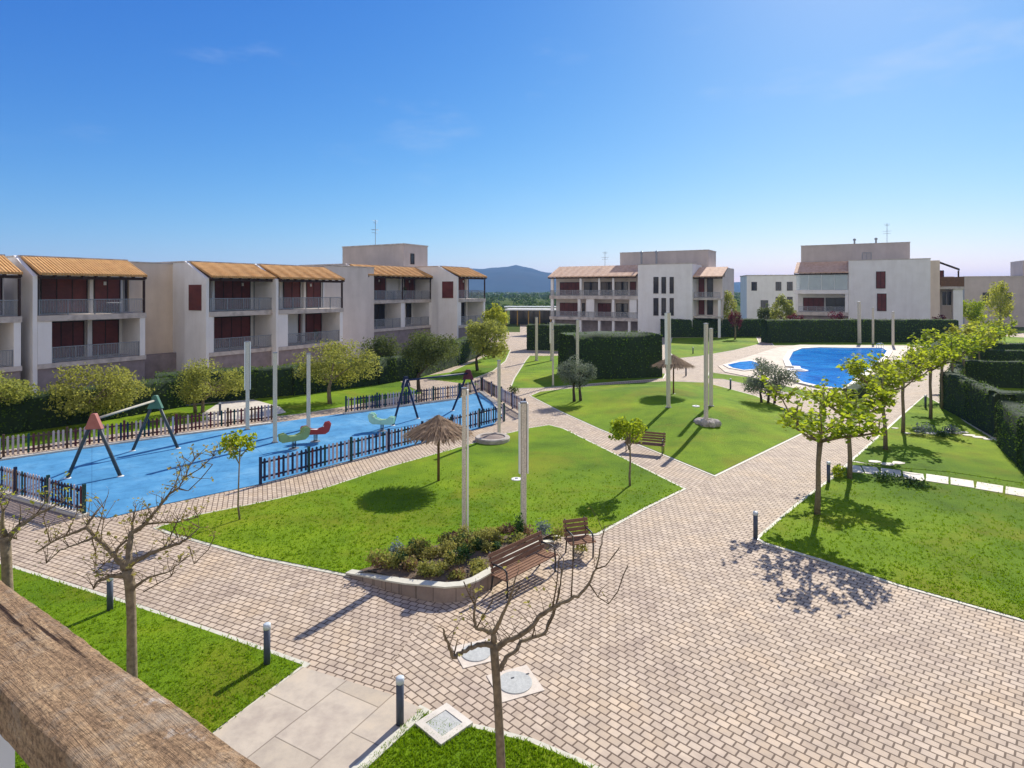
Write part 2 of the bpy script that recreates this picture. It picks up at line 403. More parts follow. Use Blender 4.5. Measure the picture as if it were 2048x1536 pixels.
def tag(o, label=None, cat=None, group=None, kind=None):
    if label: o['label'] = label
    if cat: o['category'] = cat
    if group: o['group'] = group
    if kind: o['kind'] = kind
    return o
def thing(name, label, cat, loc=(0,0,0), rz=0.0, group=None):
    o = bpy.data.objects.new(name, None); C.objects.link(o)
    o.empty_display_size = .2
    o.location = loc; o.rotation_euler = (0, 0, rz)
    return tag(o, label, cat, group)
def copy_tree(o, parent=None):
    c = o.copy(); C.objects.link(c)
    if parent is not None: c.parent = parent
    for ch in list(o.children): copy_tree(ch, c)
    return c
def struct(name, mb, m, smooth=False):
    return tag(mb.build(name, m, smooth=smooth), kind='structure')

def pix(*pts):
    return [tuple(G(u, v)[:2]) for u, v in pts]
def outset(poly, d):
    n = len(poly)
    a = sum(poly[i][0]*poly[(i+1)%n][1] - poly[(i+1)%n][0]*poly[i][1] for i in range(n))
    if a < 0: poly = poly[::-1]
    out = []
    for i in range(n):
        p0, p1, p2 = Vector(poly[i-1]), Vector(poly[i]), Vector(poly[(i+1)%n])
        e1 = (p1-p0).normalized(); e2 = (p2-p1).normalized()
        n1 = Vector((e1.y, -e1.x)); n2 = Vector((e2.y, -e2.x))
        b = n1 + n2
        b = b.normalized() if b.length > 1e-4 else n1
        out.append(tuple(p1 + b * min(d / max(b.dot(n1), .35), 2.5*d)))
    return out
def inpoly(x, y, poly):
    c = False; n = len(poly); j = n-1
    for i in range(n):
        xi, yi = poly[i]; xj, yj = poly[j]
        if (yi > y) != (yj > y) and x < (xj-xi)*(y-yi)/(yj-yi)+xi: c = not c
        j = i
    return c
def edge_dist(x, y, poly):
    p = Vector((x, y)); d = 1e9
    for i in range(len(poly)):
        a = Vector(poly[i]); b = Vector(poly[(i+1) % len(poly)]); ab = b-a
        t = max(0, min(1, (p-a).dot(ab)/max(ab.length_squared, 1e-9)))
        d = min(d, (p-(a+ab*t)).length)
    return d
# ------------------------------------------------------------------ ground, paths, lawns, pool
mb = MB(); mb.prism([(-5200,-200),(5200,-200),(5200,6500),(-5200,6500)], -.3, -.02); struct('ground', mb, M['field'])
# plaza and wide paths: one sheet of pavers
mb = MB(); mb.prism([(-60,-6),(60,-6),(110,100),(-20,104),(-60,60)], -.02, 0.0); struct('plaza', mb, M['pave_main'])
left_zone = pix((-260,1010),(-100,990),(165,1040),(310,1052),(420,1090),(692,1150),(880,1212),(775,1330),(850,1425),(605,1340),(272,1216),(-260,1045))
left_zone = [tuple(G(-900,1060)[:2]), tuple(G(-900,960)[:2])] + pix((-141,945),(0,990),(165,1040),(215,1040),(310,1056),(470,1100),(692,1151),(800,1190),(885,1210),(830,1265),(780,1330),(800,1390),(850,1428),(700,1480),(440,1480),(-100,1250))
mb = MB(); mb.prism(left_zone, 0.0, 0.004); struct('left_path', mb, M['pave_left'])
cross = pix((1072,800),(1200,856),(1429,953),(1395,975),(1365,982),(1200,900),(1110,853),(1010,862),(985,880),(760,950),(520,1015),(330,1060),(215,1040),(520,970),(985,850),(1000,826),(985,770),(1010,735),(1040,690),(1040,640),(1062,640),(1060,705),(1022,778))
mb = MB(); mb.prism(cross, 0.0, 0.004); struct('cross_path', mb, M['pave_cross'])

MOUND = pix((1062,792),(1080,784),(1200,771),(1330,763),(1412,766),(1461,779),(1512,793),(1580,822),(1645,843),(1625,856),(1429,951),(1310,902),(1200,858),(1120,822))
def mound(x, y):
    if not inpoly(x, y, MOUND): return 0.0
    t = min(1.0, edge_dist(x, y, MOUND) / 6.5)
    return 0.62 * t*t*(3-2*t)
def Gm(u, v):
    z = 0.0
    for _ in range(25):
        p = G(u, v, z); z = .6*z + .4*mound(p.x, p.y)
    return G(u, v, z)

LAWNS = {
 'front':  [tuple(G(-420,1002)[:2])] + pix((25,1138),(212,1197),(272,1216),(420,1266),(604,1332),(445,1452),(330,1536),(150,1690),(-700,1690)) ,
 'middle': pix((842,1424),(872,1440),(905,1452),(960,1462),(1060,1488),(1160,1530),(1260,1580),(1330,1660),(640,1620)),
 'central': pix((318,1056),(400,1031),(520,1007),(650,978),(780,935),(912,898),(1000,872),(1060,857),(1098,851),(1125,858),(1200,895),(1290,940),(1366,978),(1290,1015),(1192,1068),(1130,1070),(1060,1072),(920,1078),(800,1118),(700,1150),(512,1113),(347,1067)),
 'right': pix((1519,1078),(1600,1008),(1668,957),(1704,924.5),(1780,936),(1900,946),(2050,969),(2140,991),(2400,1060),(2500,1380),(2048,1240),(1800,1170),(1640,1118),(1532,1086)),
 'upper_right': pix((1706,922),(1760,874),(1812,826),(1850,792),(1892,815),(1930,845),(2000,888),(2050,928),(2140,990),(2050,968),(1900,945),(1780,935)),
 'strip': [tuple(G(-520,985)[:2])] + pix((0,902),(150,880),(330,855),(420,840),(440,832),(565,832),(600,828),(700,812),(800,793),(900,780),(960,772),(940,760),(985,742),(1010,722),(1020,700),(1000,700),(900,745),(800,760),(600,788),(350,815),(150,848),(0,868)) + [tuple(G(-520,930)[:2])],
 'corner': pix((1022,777),(1030,757),(1052,722),(1060,712),(1140,712),(1160,745),(1330,748),(1325,757),(1200,766),(1080,776)),
 'corner_far': pix((1062,700),(1066,690),(1150,690),(1150,704)),
 'far': pix((1338,702),(1345,676),(1512,674),(1518,688),(1470,700),(1400,712),(1352,717)),
 'pool_verge': pix((1548,691),(1540,680),(1900,680),(1870,691),(1700,690)),
 'pool_side': pix((1415,757),(1445,758),(1500,770),(1600,790),(1640,806),(1690,800),(1880,694),(1868,692),(1845,700),(1690,788),(1610,776),(1540,760),(1470,752),(1420,745)),
 'garden': pix((1905,812),(2010,860),(2300,880),(2400,700),(2000,672),(1945,690)),
}
for k, poly in LAWNS.items():
    mb = MB(); mb.prism(outset(poly, .11), 0.0, 0.016 if k != 'garden' else .006); struct('kerb', mb, M['kerb'])
    mb = MB(); mb.prism(poly, 0.0, 0.03); struct('lawn', mb, M['grass'])
# the lawn with the low rise
mb = MB(); mb.prism(outset(MOUND, .11), 0.0, 0.016); struct('kerb', mb, M['kerb'])
bm = bmesh.new()
f = bm.faces.new([bm.verts.new((x, y, 0)) for x, y in MOUND])
for ax, rng in ((0, (0, 40)), (1, (20, 60))):
    for c in np.arange(rng[0], rng[1], .75):
        co = (c, 0, 0) if ax == 0 else (0, c, 0); no = (1,0,0) if ax == 0 else (0,1,0)
        bmesh.ops.bisect_plane(bm, geom=bm.verts[:]+bm.edges[:]+bm.faces[:], plane_co=co, plane_no=no)
for v in bm.verts: v.co.z = 0.03 + mound(v.co.x, v.co.y)
bmesh.ops.triangulate(bm, faces=bm.faces[:])
bmesh.ops.recalc_face_normals(bm, faces=bm.faces[:])
if sum(f.normal.z for f in bm.faces) < 0: bmesh.ops.reverse_faces(bm, faces=bm.faces[:])
me = bpy.data.meshes.new('lawn'); bm.to_mesh(me); bm.free()
me.polygons.foreach_set('use_smooth', [True]*len(me.polygons)); me.materials.append(M['grass'])
o = bpy.data.objects.new('lawn', me); C.objects.link(o); tag(o, kind='structure')

# slab walk from the doorway
mb = MB(); mb.prism(pix((606,1336),(780,1390),(848,1421),(700,1545),(560,1690),(150,1690),(448,1452)), 0.0, 0.02); struct('slab_path', mb, M['slab'])
mb = MB(); mb.prism(pix((848,1421),(858,1426),(715,1560),(580,1690),(560,1690),(700,1545)), 0.0, 0.05); struct('kerb', mb, M['kerb'])
# paved pad behind the playground
mb = MB(); mb.prism(pix((405,828),(440,806),(505,800),(560,815),(572,826),(520,838),(420,842)), 0.0, 0.045); struct('pavement', mb, M['stone_light'])
mb = MB(); mb.prism(pix((800,764),(845,758),(950,771),(1000,770),(985,778),(900,786),(850,790)), 0.0, 0.045); struct('pavement', mb, M['pave_cross'])
# playground
PLAY = pix((215,1037),(330,1009),(520,969),(700,922),(860,882),(985,851),(1004,832),(985,805),(962,784),(915,798),(760,818),(560,845),(350,872),(160,898),(0,921),(-141,941),(0,984),(165,1030))
mb = MB(); mb.prism(PLAY, 0.0, 0.025); struct('playground_surface', mb, M['rubber'])
mb = MB()
def strip(mb, pts, w, z0, z1):
    pts = [Vector(p) for p in pts]
    for a, b in zip(pts[:-1], pts[1:]):
        d = (b-a).normalized(); nn = Vector((-d.y, d.x))*w*.5
        mb.prism([tuple(a-nn-d*w*.2), tuple(b-nn+d*w*.2), tuple(b+nn+d*w*.2), tuple(a+nn-d*w*.2)], z0, z1)
strip(mb, pix((-141,941),(0,921.5),(160,898.5),(350,872)), .28, 0, .10)
strip(mb, pix((350,872),(540,848)), .28, 0, .10)
strip(mb, pix((690,829),(760,819),(915,799)), .28, 0, .10)
strip(mb, pix((-141,943),(0,987),(168,1034)), .28, 0, .09)
strip(mb, pix((962,785),(988,805),(1004,830)), .28, 0, .10)
struct('kerb', mb, M['stone_light'])
mb = MB(); mb.prism(pix((-141,950),(0,992),(150,1036),(98,1050),(0,1032),(-160,1000)), 0.0, 0.02); struct('gravel', mb, M['gravel'])

# pool
POOL = pix((1586,706),(1604,699),(1640,697),(1700,698),(1764,698),(1774,704),(1766,716),(1735,742),(1686,781),(1645,777),(1606,768),(1592,758),(1588,748),(1604,743),(1600,736),(1584,735),(1578,722))
deck = pix((1436,733),(1490,716),(1552,696),(1600,690),(1850,693),(1830,712),(1760,752),(1692,793),(1640,790),(1570,773),(1500,755),(1450,745))
mb = MB(); mb.prism(deck, 0.0, 0.05); struct('pool_deck', mb, M['deck'])
mb = MB()
po = outset(POOL, .55)
PL = POOL
a = sum(PL[i][0]*PL[(i+1)%len(PL)][1] - PL[(i+1)%len(PL)][0]*PL[i][1] for i in range(len(PL)))
if a < 0: PL = PL[::-1]
n_ = len(PL)
for i in range(n_):
    j = (i+1) % n_
    mb.hull4([(PL[i][0],PL[i][1],.05),(po[i][0],po[i][1],.05),(po[j][0],po[j][1],.05),(PL[j][0],PL[j][1],.05)],
             [(PL[i][0],PL[i][1],.17),(po[i][0],po[i][1],.17),(po[j][0],po[j][1],.17),(PL[j][0],PL[j][1],.17)])
struct('pool_coping', mb, M['stone_light'])
mb = MB(); mb.prism(POOL, .05, .09); struct('pool_water', mb, M['water'])
KID = pix((1455,732),(1480,726),(1502,724),(1520,730),(1514,740),(1488,742),(1466,738))
mb = MB(); mb.prism(outset(KID, .4), .05, .11); struct('pool_coping', mb, M['stone_light'])
mb = MB(); mb.prism(KID, .11, .125); struct('pool_water', mb, M['water'])
t = thing('pool_steps', 'white pool steps with curved edge rising from the blue water', 'steps', G(1610,742,.09))
for k in range(3):
    mb = MB(); mb.lathe([(.85-k*.22, .0), (.85-k*.22, .07+k*.06)], 20, (-.5,.3,0)); mb.build('step', M['render_white'], t, bevel=.01)

# stepping stones to the right, and small ones between the plants
mb = MB()
rng = random.Random(5)
pts = [G(1692,938),(G(1760,945)),G(1850,957),G(1950,972),G(2070,992),G(2250,1020)]
L_ = 0; segs = []
for a, b in zip(pts[:-1], pts[1:]):
    d = (b-a); n_ = max(1, int(d.length/.55)); dd = d.normalized(); nn = Vector((-dd.y, dd.x, 0))
    for k in range(n_):
        c = a + d*((k+.5)/n_) + nn*rng.uniform(-.05,.05); hw = .50+rng.uniform(-.03,.03); hl = d.length/n_*.455
        mb.prism([tuple((c+nn*sx*hw+dd*sy*hl)[:2]) for sx, sy in ((-1,-1),(1,-1),(1,1),(-1,1))], .03, .05)
struct('stepping_stone_path', mb, M['stepping'])
mb = MB()
for u, v in [(1750,925),(1774,930),(1797,928),(1815,868),(1835,864),(1862,868),(1890,866),(1915,868),(1938,872),(1958,876),(1975,880),(1790,858),(1928,866),(1900,860)]:
    c = G(u, v); s_ = rng.uniform(.16,.34)
    mb.prism([(c.x+s_*rng.uniform(.7,1.1)*math.cos(a_), c.y+s_*.7*rng.uniform(.7,1.1)*math.sin(a_)) for a_ in np.linspace(0, 2*PI, 8)[:-1]], .03, .055)
struct('flagstones', mb, M['stepping'])

# hills far off (scrub covered, fading in the air)
bm_v = []; bm_f = []
rng = random.Random(11)
def hill_h(x, y):
    pk = 0
    for cx, cy, s, h in ((-120,3050,270,66),(120,3150,220,36),(-700,3200,500,80),(420,3400,300,26),(1000,3500,420,44),(2000,3600,700,42)):
        pk += h*math.exp(-((x-cx)**2+((y-cy)*.6)**2)/(2*s*s))
    f = min(1, max(0, (y-2230)/420)); return pk*f*f*(3-2*f)
from mathutils import noise as mnoise
NX, NY = 150, 36
for j in range(NY):
    for i in range(NX):
        x = -3200 + 6400*i/(NX-1); y = 2200 + 1900*j/(NY-1)
        h = hill_h(x, y) * (1 + .22*mnoise.noise(Vector((x*.005, y*.005, 0))) + .10*mnoise.noise(Vector((x*.015, y*.015, 3)))) - 4 - 6*(y < 2240)
        bm_v.append((x, y, min(h, 165)))
for j in range(NY-1):
    for i in range(NX-1):
        k = j*NX+i; bm_f.append((k, k+1, k+NX+1, k+NX))
mb = MB(); mb.v = bm_v; mb.f = bm_f; mb.mi = [0]*len(bm_f); struct('hills', mb, M['hill'], True)

t = thing('pool_ladder', 'curved steel pool ladder at the far right edge of the pool', 'ladder', G(1764,703,.09), R(-60))
for sy in (-.25,.25):
    mb = MB(); mb.tube([(-.5,sy,.05),(-.5,sy,.75),(-.4,sy,.9),(-.2,sy,.95),(0,sy,.85),(.05,sy,.6),(.05,sy,.01)], .025, 6); mb.build('handrail', M['metal_white'], t, True)
for z in (.02,.25):
    mb = MB(); mb.box(.02,.10,-.225,.225,z,z+.03); mb.build('step', M['metal_white'], t)
# ------------------------------------------------------------------ buildings
class Fr:
    """a building's own axes: x along the front, y inwards, z up, set at X0,Y0 on the ground"""
    def __init__(s, X0, Y0, deg):
        s.X, s.Y, s.a = X0, Y0, R(deg)
        s.ex = Vector((math.cos(s.a), math.sin(s.a))); s.ey = Vector((-math.sin(s.a), math.cos(s.a)))
    def s(s, u, y=0.0):
        k = (u-1024)/F; X = s.X + s.ey.x*y; Y = s.Y + s.ey.y*y
        return (k*Y - X) / (s.ex.x - k*s.ex.y)
    def z(s, v, x, y=0.0):
        return H - (v-HZ)*(s.Y + s.ex.y*x + s.ey.y*y)/F
    def yin(s, u, x=0.0):
        k = (u-1024)/F; X = s.X + s.ex.x*x; Y = s.Y + s.ex.y*x
        return (k*Y - X) / (s.ey.x - k*s.ey.y)

def shutter(t, x0, x1, z0, z1, y, m='shutter'):
    mb = MB(); mb.box(x0+.05, x1-.05, y-.05, y+.02, z0+.05, z1-.05)
    o = mb.build('shutter', M[m], t)
    fb = MB()
    for a, b, c, d in ((x0, x0+.07, z0, z1), (x1-.07, x1, z0, z1), (x0+.07, x1-.07, z1-.07, z1), (x0+.07, x1-.07, z0, z0+.06)):
        fb.box(a, b, y-.08, y+.01, c, d)
    n = max(1, int(round((x1-x0)/.8)))
    for k in range(1, n):
        xx = x0 + (x1-x0)*k/n; fb.box(xx-.03, xx+.03, y-.075, y+.005, z0+.06, z1-.07)
    fb.build('shutter_frame', M['timber_dark'], o)
    return o
def window(t, x0, x1, z0, z1, y, frame='timber_dark', pane='dark_room'):
    fb = MB(); w = .07
    for a, b, c, d in ((x0, x0+w, z0, z1), (x1-w, x1, z0, z1), (x0+w, x1-w, z1-w, z1), (x0+w, x1-w, z0, z0+w)):
        fb.box(a, b, y-.06, y+.02, c, d)
    if x1-x0 > 1.2: fb.box((x0+x1)/2-.03, (x0+x1)/2+.03, y-.05, y+.02, z0+w, z1-w)
    o = fb.build('window', M[frame], t)
    pb = MB(); pb.box(x0+w, x1-w, y-.025, y+.015, z0+w, z1-w); pb.build('pane', M[pane], o)
    return o
def railing(t, x0, x1, y, z, h=1.0, glass='glass_dark', name='railing', ydir=False):
    rb = MB(); gb = MB()
    def bx(mb, a, b, c, d, e, f):
        if ydir: mb.box(c, d, a, b, e, f)
        else: mb.box(a, b, c, d, e, f)
    bx(rb, x0, x1, y-.03, y+.03, z+h-.05, z+h); bx(rb, x0, x1, y-.02, y+.02, z+.06, z+.09)
    n = max(1, int(round(abs(x1-x0)/1.4)))
    for k in range(n+1):
        xx = x0+.03 + (x1-x0-.06)*k/n; bx(rb, xx-.025, xx+.025, y-.025, y+.025, z+.002, z+h-.05)
    nb = int(abs(x1-x0)/.16)
    for k in range(1, nb):
        xx = x0 + (x1-x0)*k/nb; bx(rb, xx-.007, xx+.007, y-.008, y+.008, z+.09, z+h-.05)
    o = rb.build(name, M['metal_grey'], t)
    if glass:
        bx(gb, x0+.06, x1-.06, y+.012, y+.02, z+.1, z+h-.06); gb.build('railing_panel', M[glass], o)
    return o
def roof(t, x0, x1, ye, yr, ze, zr, over=.3, mat='tiles', rafters=True):
    """lean-to tiled roof falling from (yr, zr) to the eave (ye, ze)"""
    sl = (zr-ze)/(yr-ye); y0 = ye-over; z0 = ze-sl*over; th = .13
    mb = MB(); mb.hull4([(x0,y0,z0),(x1,y0,z0),(x1,yr,zr),(x0,yr,zr)], [(x0,y0,z0+th),(x1,y0,z0+th),(x1,yr,zr+th),(x0,yr,zr+th)])
    nb = int((x1-x0)/.19)
    for k in range(nb):                                   # cover tiles, one ridge each
        xx = x0 + (x1-x0)*(k+.5)/nb; r = .05
        mb.hull4([(xx-r,y0-.03,z0+th-.01),(xx+r,y0-.03,z0+th-.01),(xx+r,yr,zr+th-.01),(xx-r,yr,zr+th-.01)],
                 [(xx-r*.5,y0-.03,z0+th+.025),(xx+r*.5,y0-.03,z0+th+.025),(xx+r*.5,yr,zr+th+.025),(xx-r*.5,yr,zr+th+.025)])
    o = mb.build('roof', M[mat], t)
    if rafters:
        rb = MB(); n = max(2, int((x1-x0)/.75))
        for k in range(n+1):
            xx = x0+.08 + (x1-x0-.16)*k/n
            rb.hull4([(xx-.05,y0+.03,z0-.16),(xx+.05,y0+.03,z0-.16),(xx+.05,yr-.01,zr-.16),(xx-.05,yr-.01,zr-.16)],
                     [(xx-.05,y0+.03,z0-.01),(xx+.05,y0+.03,z0-.01),(xx+.05,yr-.01,zr-.01),(xx-.05,yr-.01,zr-.01)])
        rb.box(x0+.02, x1-.02, ye-.09, ye+.07, ze-.36, ze-.175)
        rb.build('rafters', M['timber_dark'], o)
    return o
def antenna(t, x, y, z, h=2.6):
    mb = MB(); mb.tube([(x,y,z),(x,y,z+h)], .035, 6)
    for k, (zz, w) in enumerate(((h-.1,.45),(h-.35,.35),(h*.62,.7),(h*.5,.55))):
        mb.tube([(x-w,y+.02*k,z+zz),(x+w,y+.02*k,z+zz)], .022, 5)
    mb.tube([(x,y-.5,z+h*.62),(x,y+.5,z+h*.62)], .02, 5)
    mb.build('antenna', M['metal_grey'], t)

def row_unit(label, X0, Y0, L, zb, deg=59.3, depth=9.0, near_fin=True, side_window=False, col=(.48,), near_pillar=.75, far_pillar=.35,
             upper=(), lower=(), dz=0.0, roof_x=None, tone='render_white', wall='render_white', far_post=True, up_wall_x=None):
    z1, z2, ze, zr = zb + 2.5, zb + 5.5, zb + 8.15, zb + 9.2
    P_ = 2.4
    t = thing('terraced_house', label, 'house', (X0, Y0, 0), R(deg), 'terraced houses along the playground')
    mb = MB(); mb.box(0, L, P_, depth, 0, zr+.02)
    w = mb.build('wall', M[wall], t)
    cb = MB(); cb.box(-.05, L+.05, P_-.05, depth+.05, zr+.022, zr+.12); cb.build('coping', M['slabc'], w)
    pb = MB(); pb.box(0, L, .06, P_-.005, 0, z1-.3); pb.build('plinth', M['plinth'], t)
    sb = MB(); sb.box(-.01, L+.05, -.04, P_-.003, z1-.298, z1); sb.build('terrace_slab', M['slabc'], t)
    sb = MB(); sb.box(-.01, L+.05, -.06, P_-.002, z2-.36, z2); sb.build('balcony_slab', M['slabc'], t)
    if near_fin:
        fb = MB()
        fb.add([(-.25,-.0,0),(-.012,-.0,0),(-.012,P_+.3,0),(-.25,P_+.3,0),
                (-.25,-.0,ze-.2),(-.012,-.0,ze-.2),(-.012,P_+.3,zr+.1),(-.25,P_+.3,zr+.1)], [(3,2,1,0),(4,5,6,7),(0,1,5,4),(1,2,6,5),(2,3,7,6),(3,0,4,7)])
        o = fb.build('side_wall', M[tone], t)
    else:
        fb = MB(); fb.box(-.02, .22, .02, P_-.01, z1+.001, z2-.362); fb.build('side_wall', M[tone], t)
        railing(t, .15, P_-.1, .02, z2+.001, 1.0, ydir=True)
    if near_fin and side_window:
        mb = MB(); mb.box(-.30, -.252, .55, P_-.3, z2+.1, z2+2.0); mb.build('shutter', M['shutter'], t)
    # ground floor pillars
    if near_pillar: mb = MB(); mb.box(0, near_pillar, 0, .32, z1+.001, z2-.361); mb.build('pillar', M['render_white'], t)
    if far_pillar: mb = MB(); mb.box(L-far_pillar, L, 0, P_-.004, z1+.001, z2-.361); mb.build('pillar', M['render_white'], t)
    for c in [Fr(X0, Y0, deg).s(u, P_-.2)/L for u in col]:
        mb = MB(); mb.box(c*L-.14, c*L+.14, P_-.32, P_-.055, z1+.001, z2-.361); mb.build('pillar', M['render_white'], t)
        mb = MB(); mb.box(c*L+.0, c*L+.2, P_-.30, P_-.055, z2+.001, ze-.05); mb.build('pillar', M['render_white'], t)
    f_ = Fr(X0, Y0, deg)
    q_ = lambda u: min(.985, max(.015, f_.s(u, P_)/L))
    lower = [(q_(a), q_(b), k) for a, b, k in lower]; upper = [(q_(a), q_(b), k) for a, b, k in upper]
    for (a, b, kind) in lower:
        (shutter if kind == 's' else window)(t, a*L, b*L, z1+.05, z1+2.5, P_-.003)
    for (a, b, kind) in upper:
        (shutter if kind == 's' else window)(t, a*L, b*L, z2+.05, z2+2.42, P_-.003)
    railing(t, .06, L-.06, .05, z2+.001, 1.0)
    railing(t, near_pillar+.02, L-far_pillar-.02, .07, z1+.001, 1.0)
    if far_post:
        mb = MB(); mb.box(L-.13, L-.01, -.03, .1, z2+.005, ze-.37); mb.box(.02, .14, .1, .22, z2+.005, ze-.37); mb.build('post', M['timber_dark'], t)
    mb = MB(); mb.tube([(L-.25,P_-.05,z1+.02),(L-.25,P_-.05,z2-.37)], .04, 6); mb.tube([(L-.25,P_-.05,z2+.02),(L-.25,P_-.05,ze+.2)], .04, 6); mb.build('drainpipe', M['metal_grey'], t)
    mb = MB(); mb.box(L*.75, L*.75+.16, P_-.12, P_-.004, z2+1.95, z2+2.2); mb.build('wall_lamp', M['metal_white'], t)
    rx = roof_x or (0.0, 1.0)
    roof(t, rx[0]*L, rx[1]*L, 0, P_-.06, ze, zr-.1)
    return t

tx, ty = .51, .86
hZ = row_unit('cream terraced house cut by the frame, before the tall pale side wall', -33.3, 30.3, 7.0, 0.0, upper=((-60,22,'s'),), lower=((-50,10,'s'),), col=())
hA = row_unit('cream terraced house nearest the swings, maroon shutters across its upper balcony', -29.25, 37.0, 6.4, 0.0,
              upper=((80,174,'s'),(187,240,'s'),(257,280,'w')), lower=((97,168,'s'),(182,237,'s')), side_window=False, col=(178,))
hB = row_unit('terraced house with grey railed upper balcony and dark shuttered ground floor opening', -22.2, 44.0, 5.7, 0.0,
              upper=((427,500,'s'),), lower=((422,500,'s'),), side_window=True, col=(423,), near_pillar=.35, far_pillar=.2)
hC = row_unit('terraced house with two narrow maroon shutters upstairs, before the pink sided house', -18.9, 48.6, 6.9, 0.0,
              upper=((566,600,'s'),(612,641,'s')), lower=((596,642,'s'),), col=(606,), near_pillar=.9)
hD = row_unit('terraced house in front of the brown tower, pink side wall and rake facing us', -14.8, 61.0, 5.6, .6, tone='render', wall='render',
              upper=((736,771,'s'),), lower=((740,772,'w'),), side_window=True, col=(800,), near_pillar=.3, depth=10)
hD2 = row_unit('narrow terraced house between the pink sided house and the end house', -11.95, 65.85, 4.9, .6,
               upper=((808,830,'s'),), lower=((812,822,'w'),), near_fin=False, col=(846,), near_pillar=.3, depth=10)
hE = row_unit('end terraced house nearest the distant blue hills, small tiled balcony roof', -6.06, 68.0, 5.5, .65,
              upper=((902,928,'s'),(934,962,'w')), lower=((917,931,'w'),), side_window=True, col=(932,), near_pillar=.5, depth=9)
# set-back wall between the first two houses
t = thing('link_wall', 'tan rendered set-back wall between two terraced houses', 'wall', (-26.0+.0, 42.5, 0), R(59.3))
mb = MB(); mb.box(.06, 4.6, 2.2, 8.5, 0, 9.1); w = mb.build('wall', M['render_tan'], t)
mb = MB(); mb.box(.02, 4.62, 2.16, 8.54, 9.101, 9.2); mb.build('coping', M['slabc'], t)
mb = MB(); mb.box(.06, 4.6, 1.7, 2.195, 0, 2.3); mb.build('plinth', M['plinth'], t)
mb = MB(); mb.box(1.7, 2.3, 2.15, 2.21, 1.2, 2.2)
mb.build('vent', M['dark_room'], t)
# link between C and D
t = thing('link_wall', 'pale set-back wall under an orange eave before the pink sided house', 'wall', (-15.3, 54.6, 0), R(59.3))
mb = MB(); mb.box(.05, 6.6, 2.6, 8.5, 0, 9.4); mb.build('wall', M['render'], t)
mb = MB(); mb.box(.0, 6.62, 2.56, 8.54, 9.401, 9.5); mb.build('coping', M['slabc'], t)
# brown tower
t = thing('stair_tower', 'brown flat roofed tower block rising behind the terraced houses', 'tower', (-12.9, 71.5, 0), R(59.3))
mb = MB(); mb.box(0, 4.5, 0, 10.2, 0, 12.6); w = mb.build('wall', M['tower'], t)
mb = MB(); mb.box(-.06, 4.56, -.06, 10.26, 12.601, 12.75); mb.build('coping', M['slabc'], w)
window(t, 1.2, 1.9, 10.3, 11.6, -.003)
antenna(t, 1.0, 5.5, 12.75, 3.2)

# ---- middle block
fr = Fr(20.5, 96.0, -30.7)
t = thing('apartment_block', 'pale apartment block with maroon shutters and three columns of slit windows', 'apartment block', (20.5, 96.0, 0), R(-30.7))
S = fr.s
xl, xm, xr, xrr = S(1100), S(1276), S(1385), S(1443)
ze, zr = fr.z(551, 0), fr.z(531, 0, 4.3)
zf2 = fr.z(592, 0); zf1 = fr.z(637, 0); ztop = fr.z(529, 3)
mb = MB(); mb.box(xl, xm, 2.4, 4.3, 0, ze-.05); mb.box(xl, xm, 4.301, 12, 0, zr+.1); mb.build('wall', M['render'], t)
mb = MB(); mb.box(xm+.004, xr, -.1, 12.1, 0, ztop); w = mb.build('end_wall', M['render_white'], t)
mb = MB(); mb.box(xm-.05, xr+.05, -.15, 12.15, ztop+.001, ztop+.12); mb.build('coping', M['slabc'], w)
mb = MB(); mb.box(xl-.1, xm+.002, -.05, 2.398, zf2-.55, zf2); mb.build('balcony_slab', M['slabc'], t)
mb = MB(); mb.box(xl-.1, xm+.002, -.05, 2.398, zf1-.5, zf1); mb.build('terrace_slab', M['slabc'], t)
mb = MB(); mb.box(xl, xm, 1.5, 2.397, 0, zf1-.502); mb.build('plinth', M['plinth'], t)
for u in (1106, 1160, 1198, 1226, 1258):
    x = S(u); mb = MB(); mb.box(x-.2, x+.2, .05, .4, 0, zf1-.502); mb.build('column', M['render_white'], t)
def op(u0, u1, zz0, zz1, kind, y=2.397):
    (shutter if kind == 's' else window)(t, S(u0, y), S(u1, y), zz0, zz1, y)
hu = zf2+2.35; hl = zf1+2.35
for u0, u1, k in ((1120,1160,'s'),(1168,1196,'w'),(1202,1224,'w'),(1230,1256,'w'),(1260,1272,'s')): op(u0, u1, zf2+.1, hu, k)
for u0, u1, k in ((1120,1156,'s'),(1164,1170,'w'),(1196,1222,'s'),(1232,1256,'w')): op(u0, u1, zf1+.1, hl, k)
for u, w_ in ((1104,.5),(1161,.35),(1198,.3),(1226,.3)):
    x = S(u, .05); mb = MB(); mb.box(x-w_/2, x+w_/2, .06, .36, zf2+.001, ze-.36); mb.build('pillar', M['render_white'], t)
for u, w_ in ((1104,.5),(1158,.5),(1180,1.4),(1226,.4),(1266,1.2)):
    x = S(u, .05); mb = MB(); mb.box(x-w_/2, x+w_/2, .06, .36, zf1+.001, zf2-.552); mb.build('pillar', M['render_white'], t)
railing(t, xl, xm-.05, .02, zf2+.001, .95); railing(t, xl, xm-.05, .02, zf1+.001, .95)
roof(t, xl-.3, xm-.3, 0, 4.25, ze, zr, mat='tiles_pale')
for u0, u1 in ((1307,1317),(1323,1332),(1339.5,1347.5)):
    for v0, v1 in ((554,587),(596,631)):
        window(t, S(u0,-.1), S(u1,-.1), fr.z(v1, S(u0,-.1)), fr.z(v0, S(u0,-.1)), -.103)
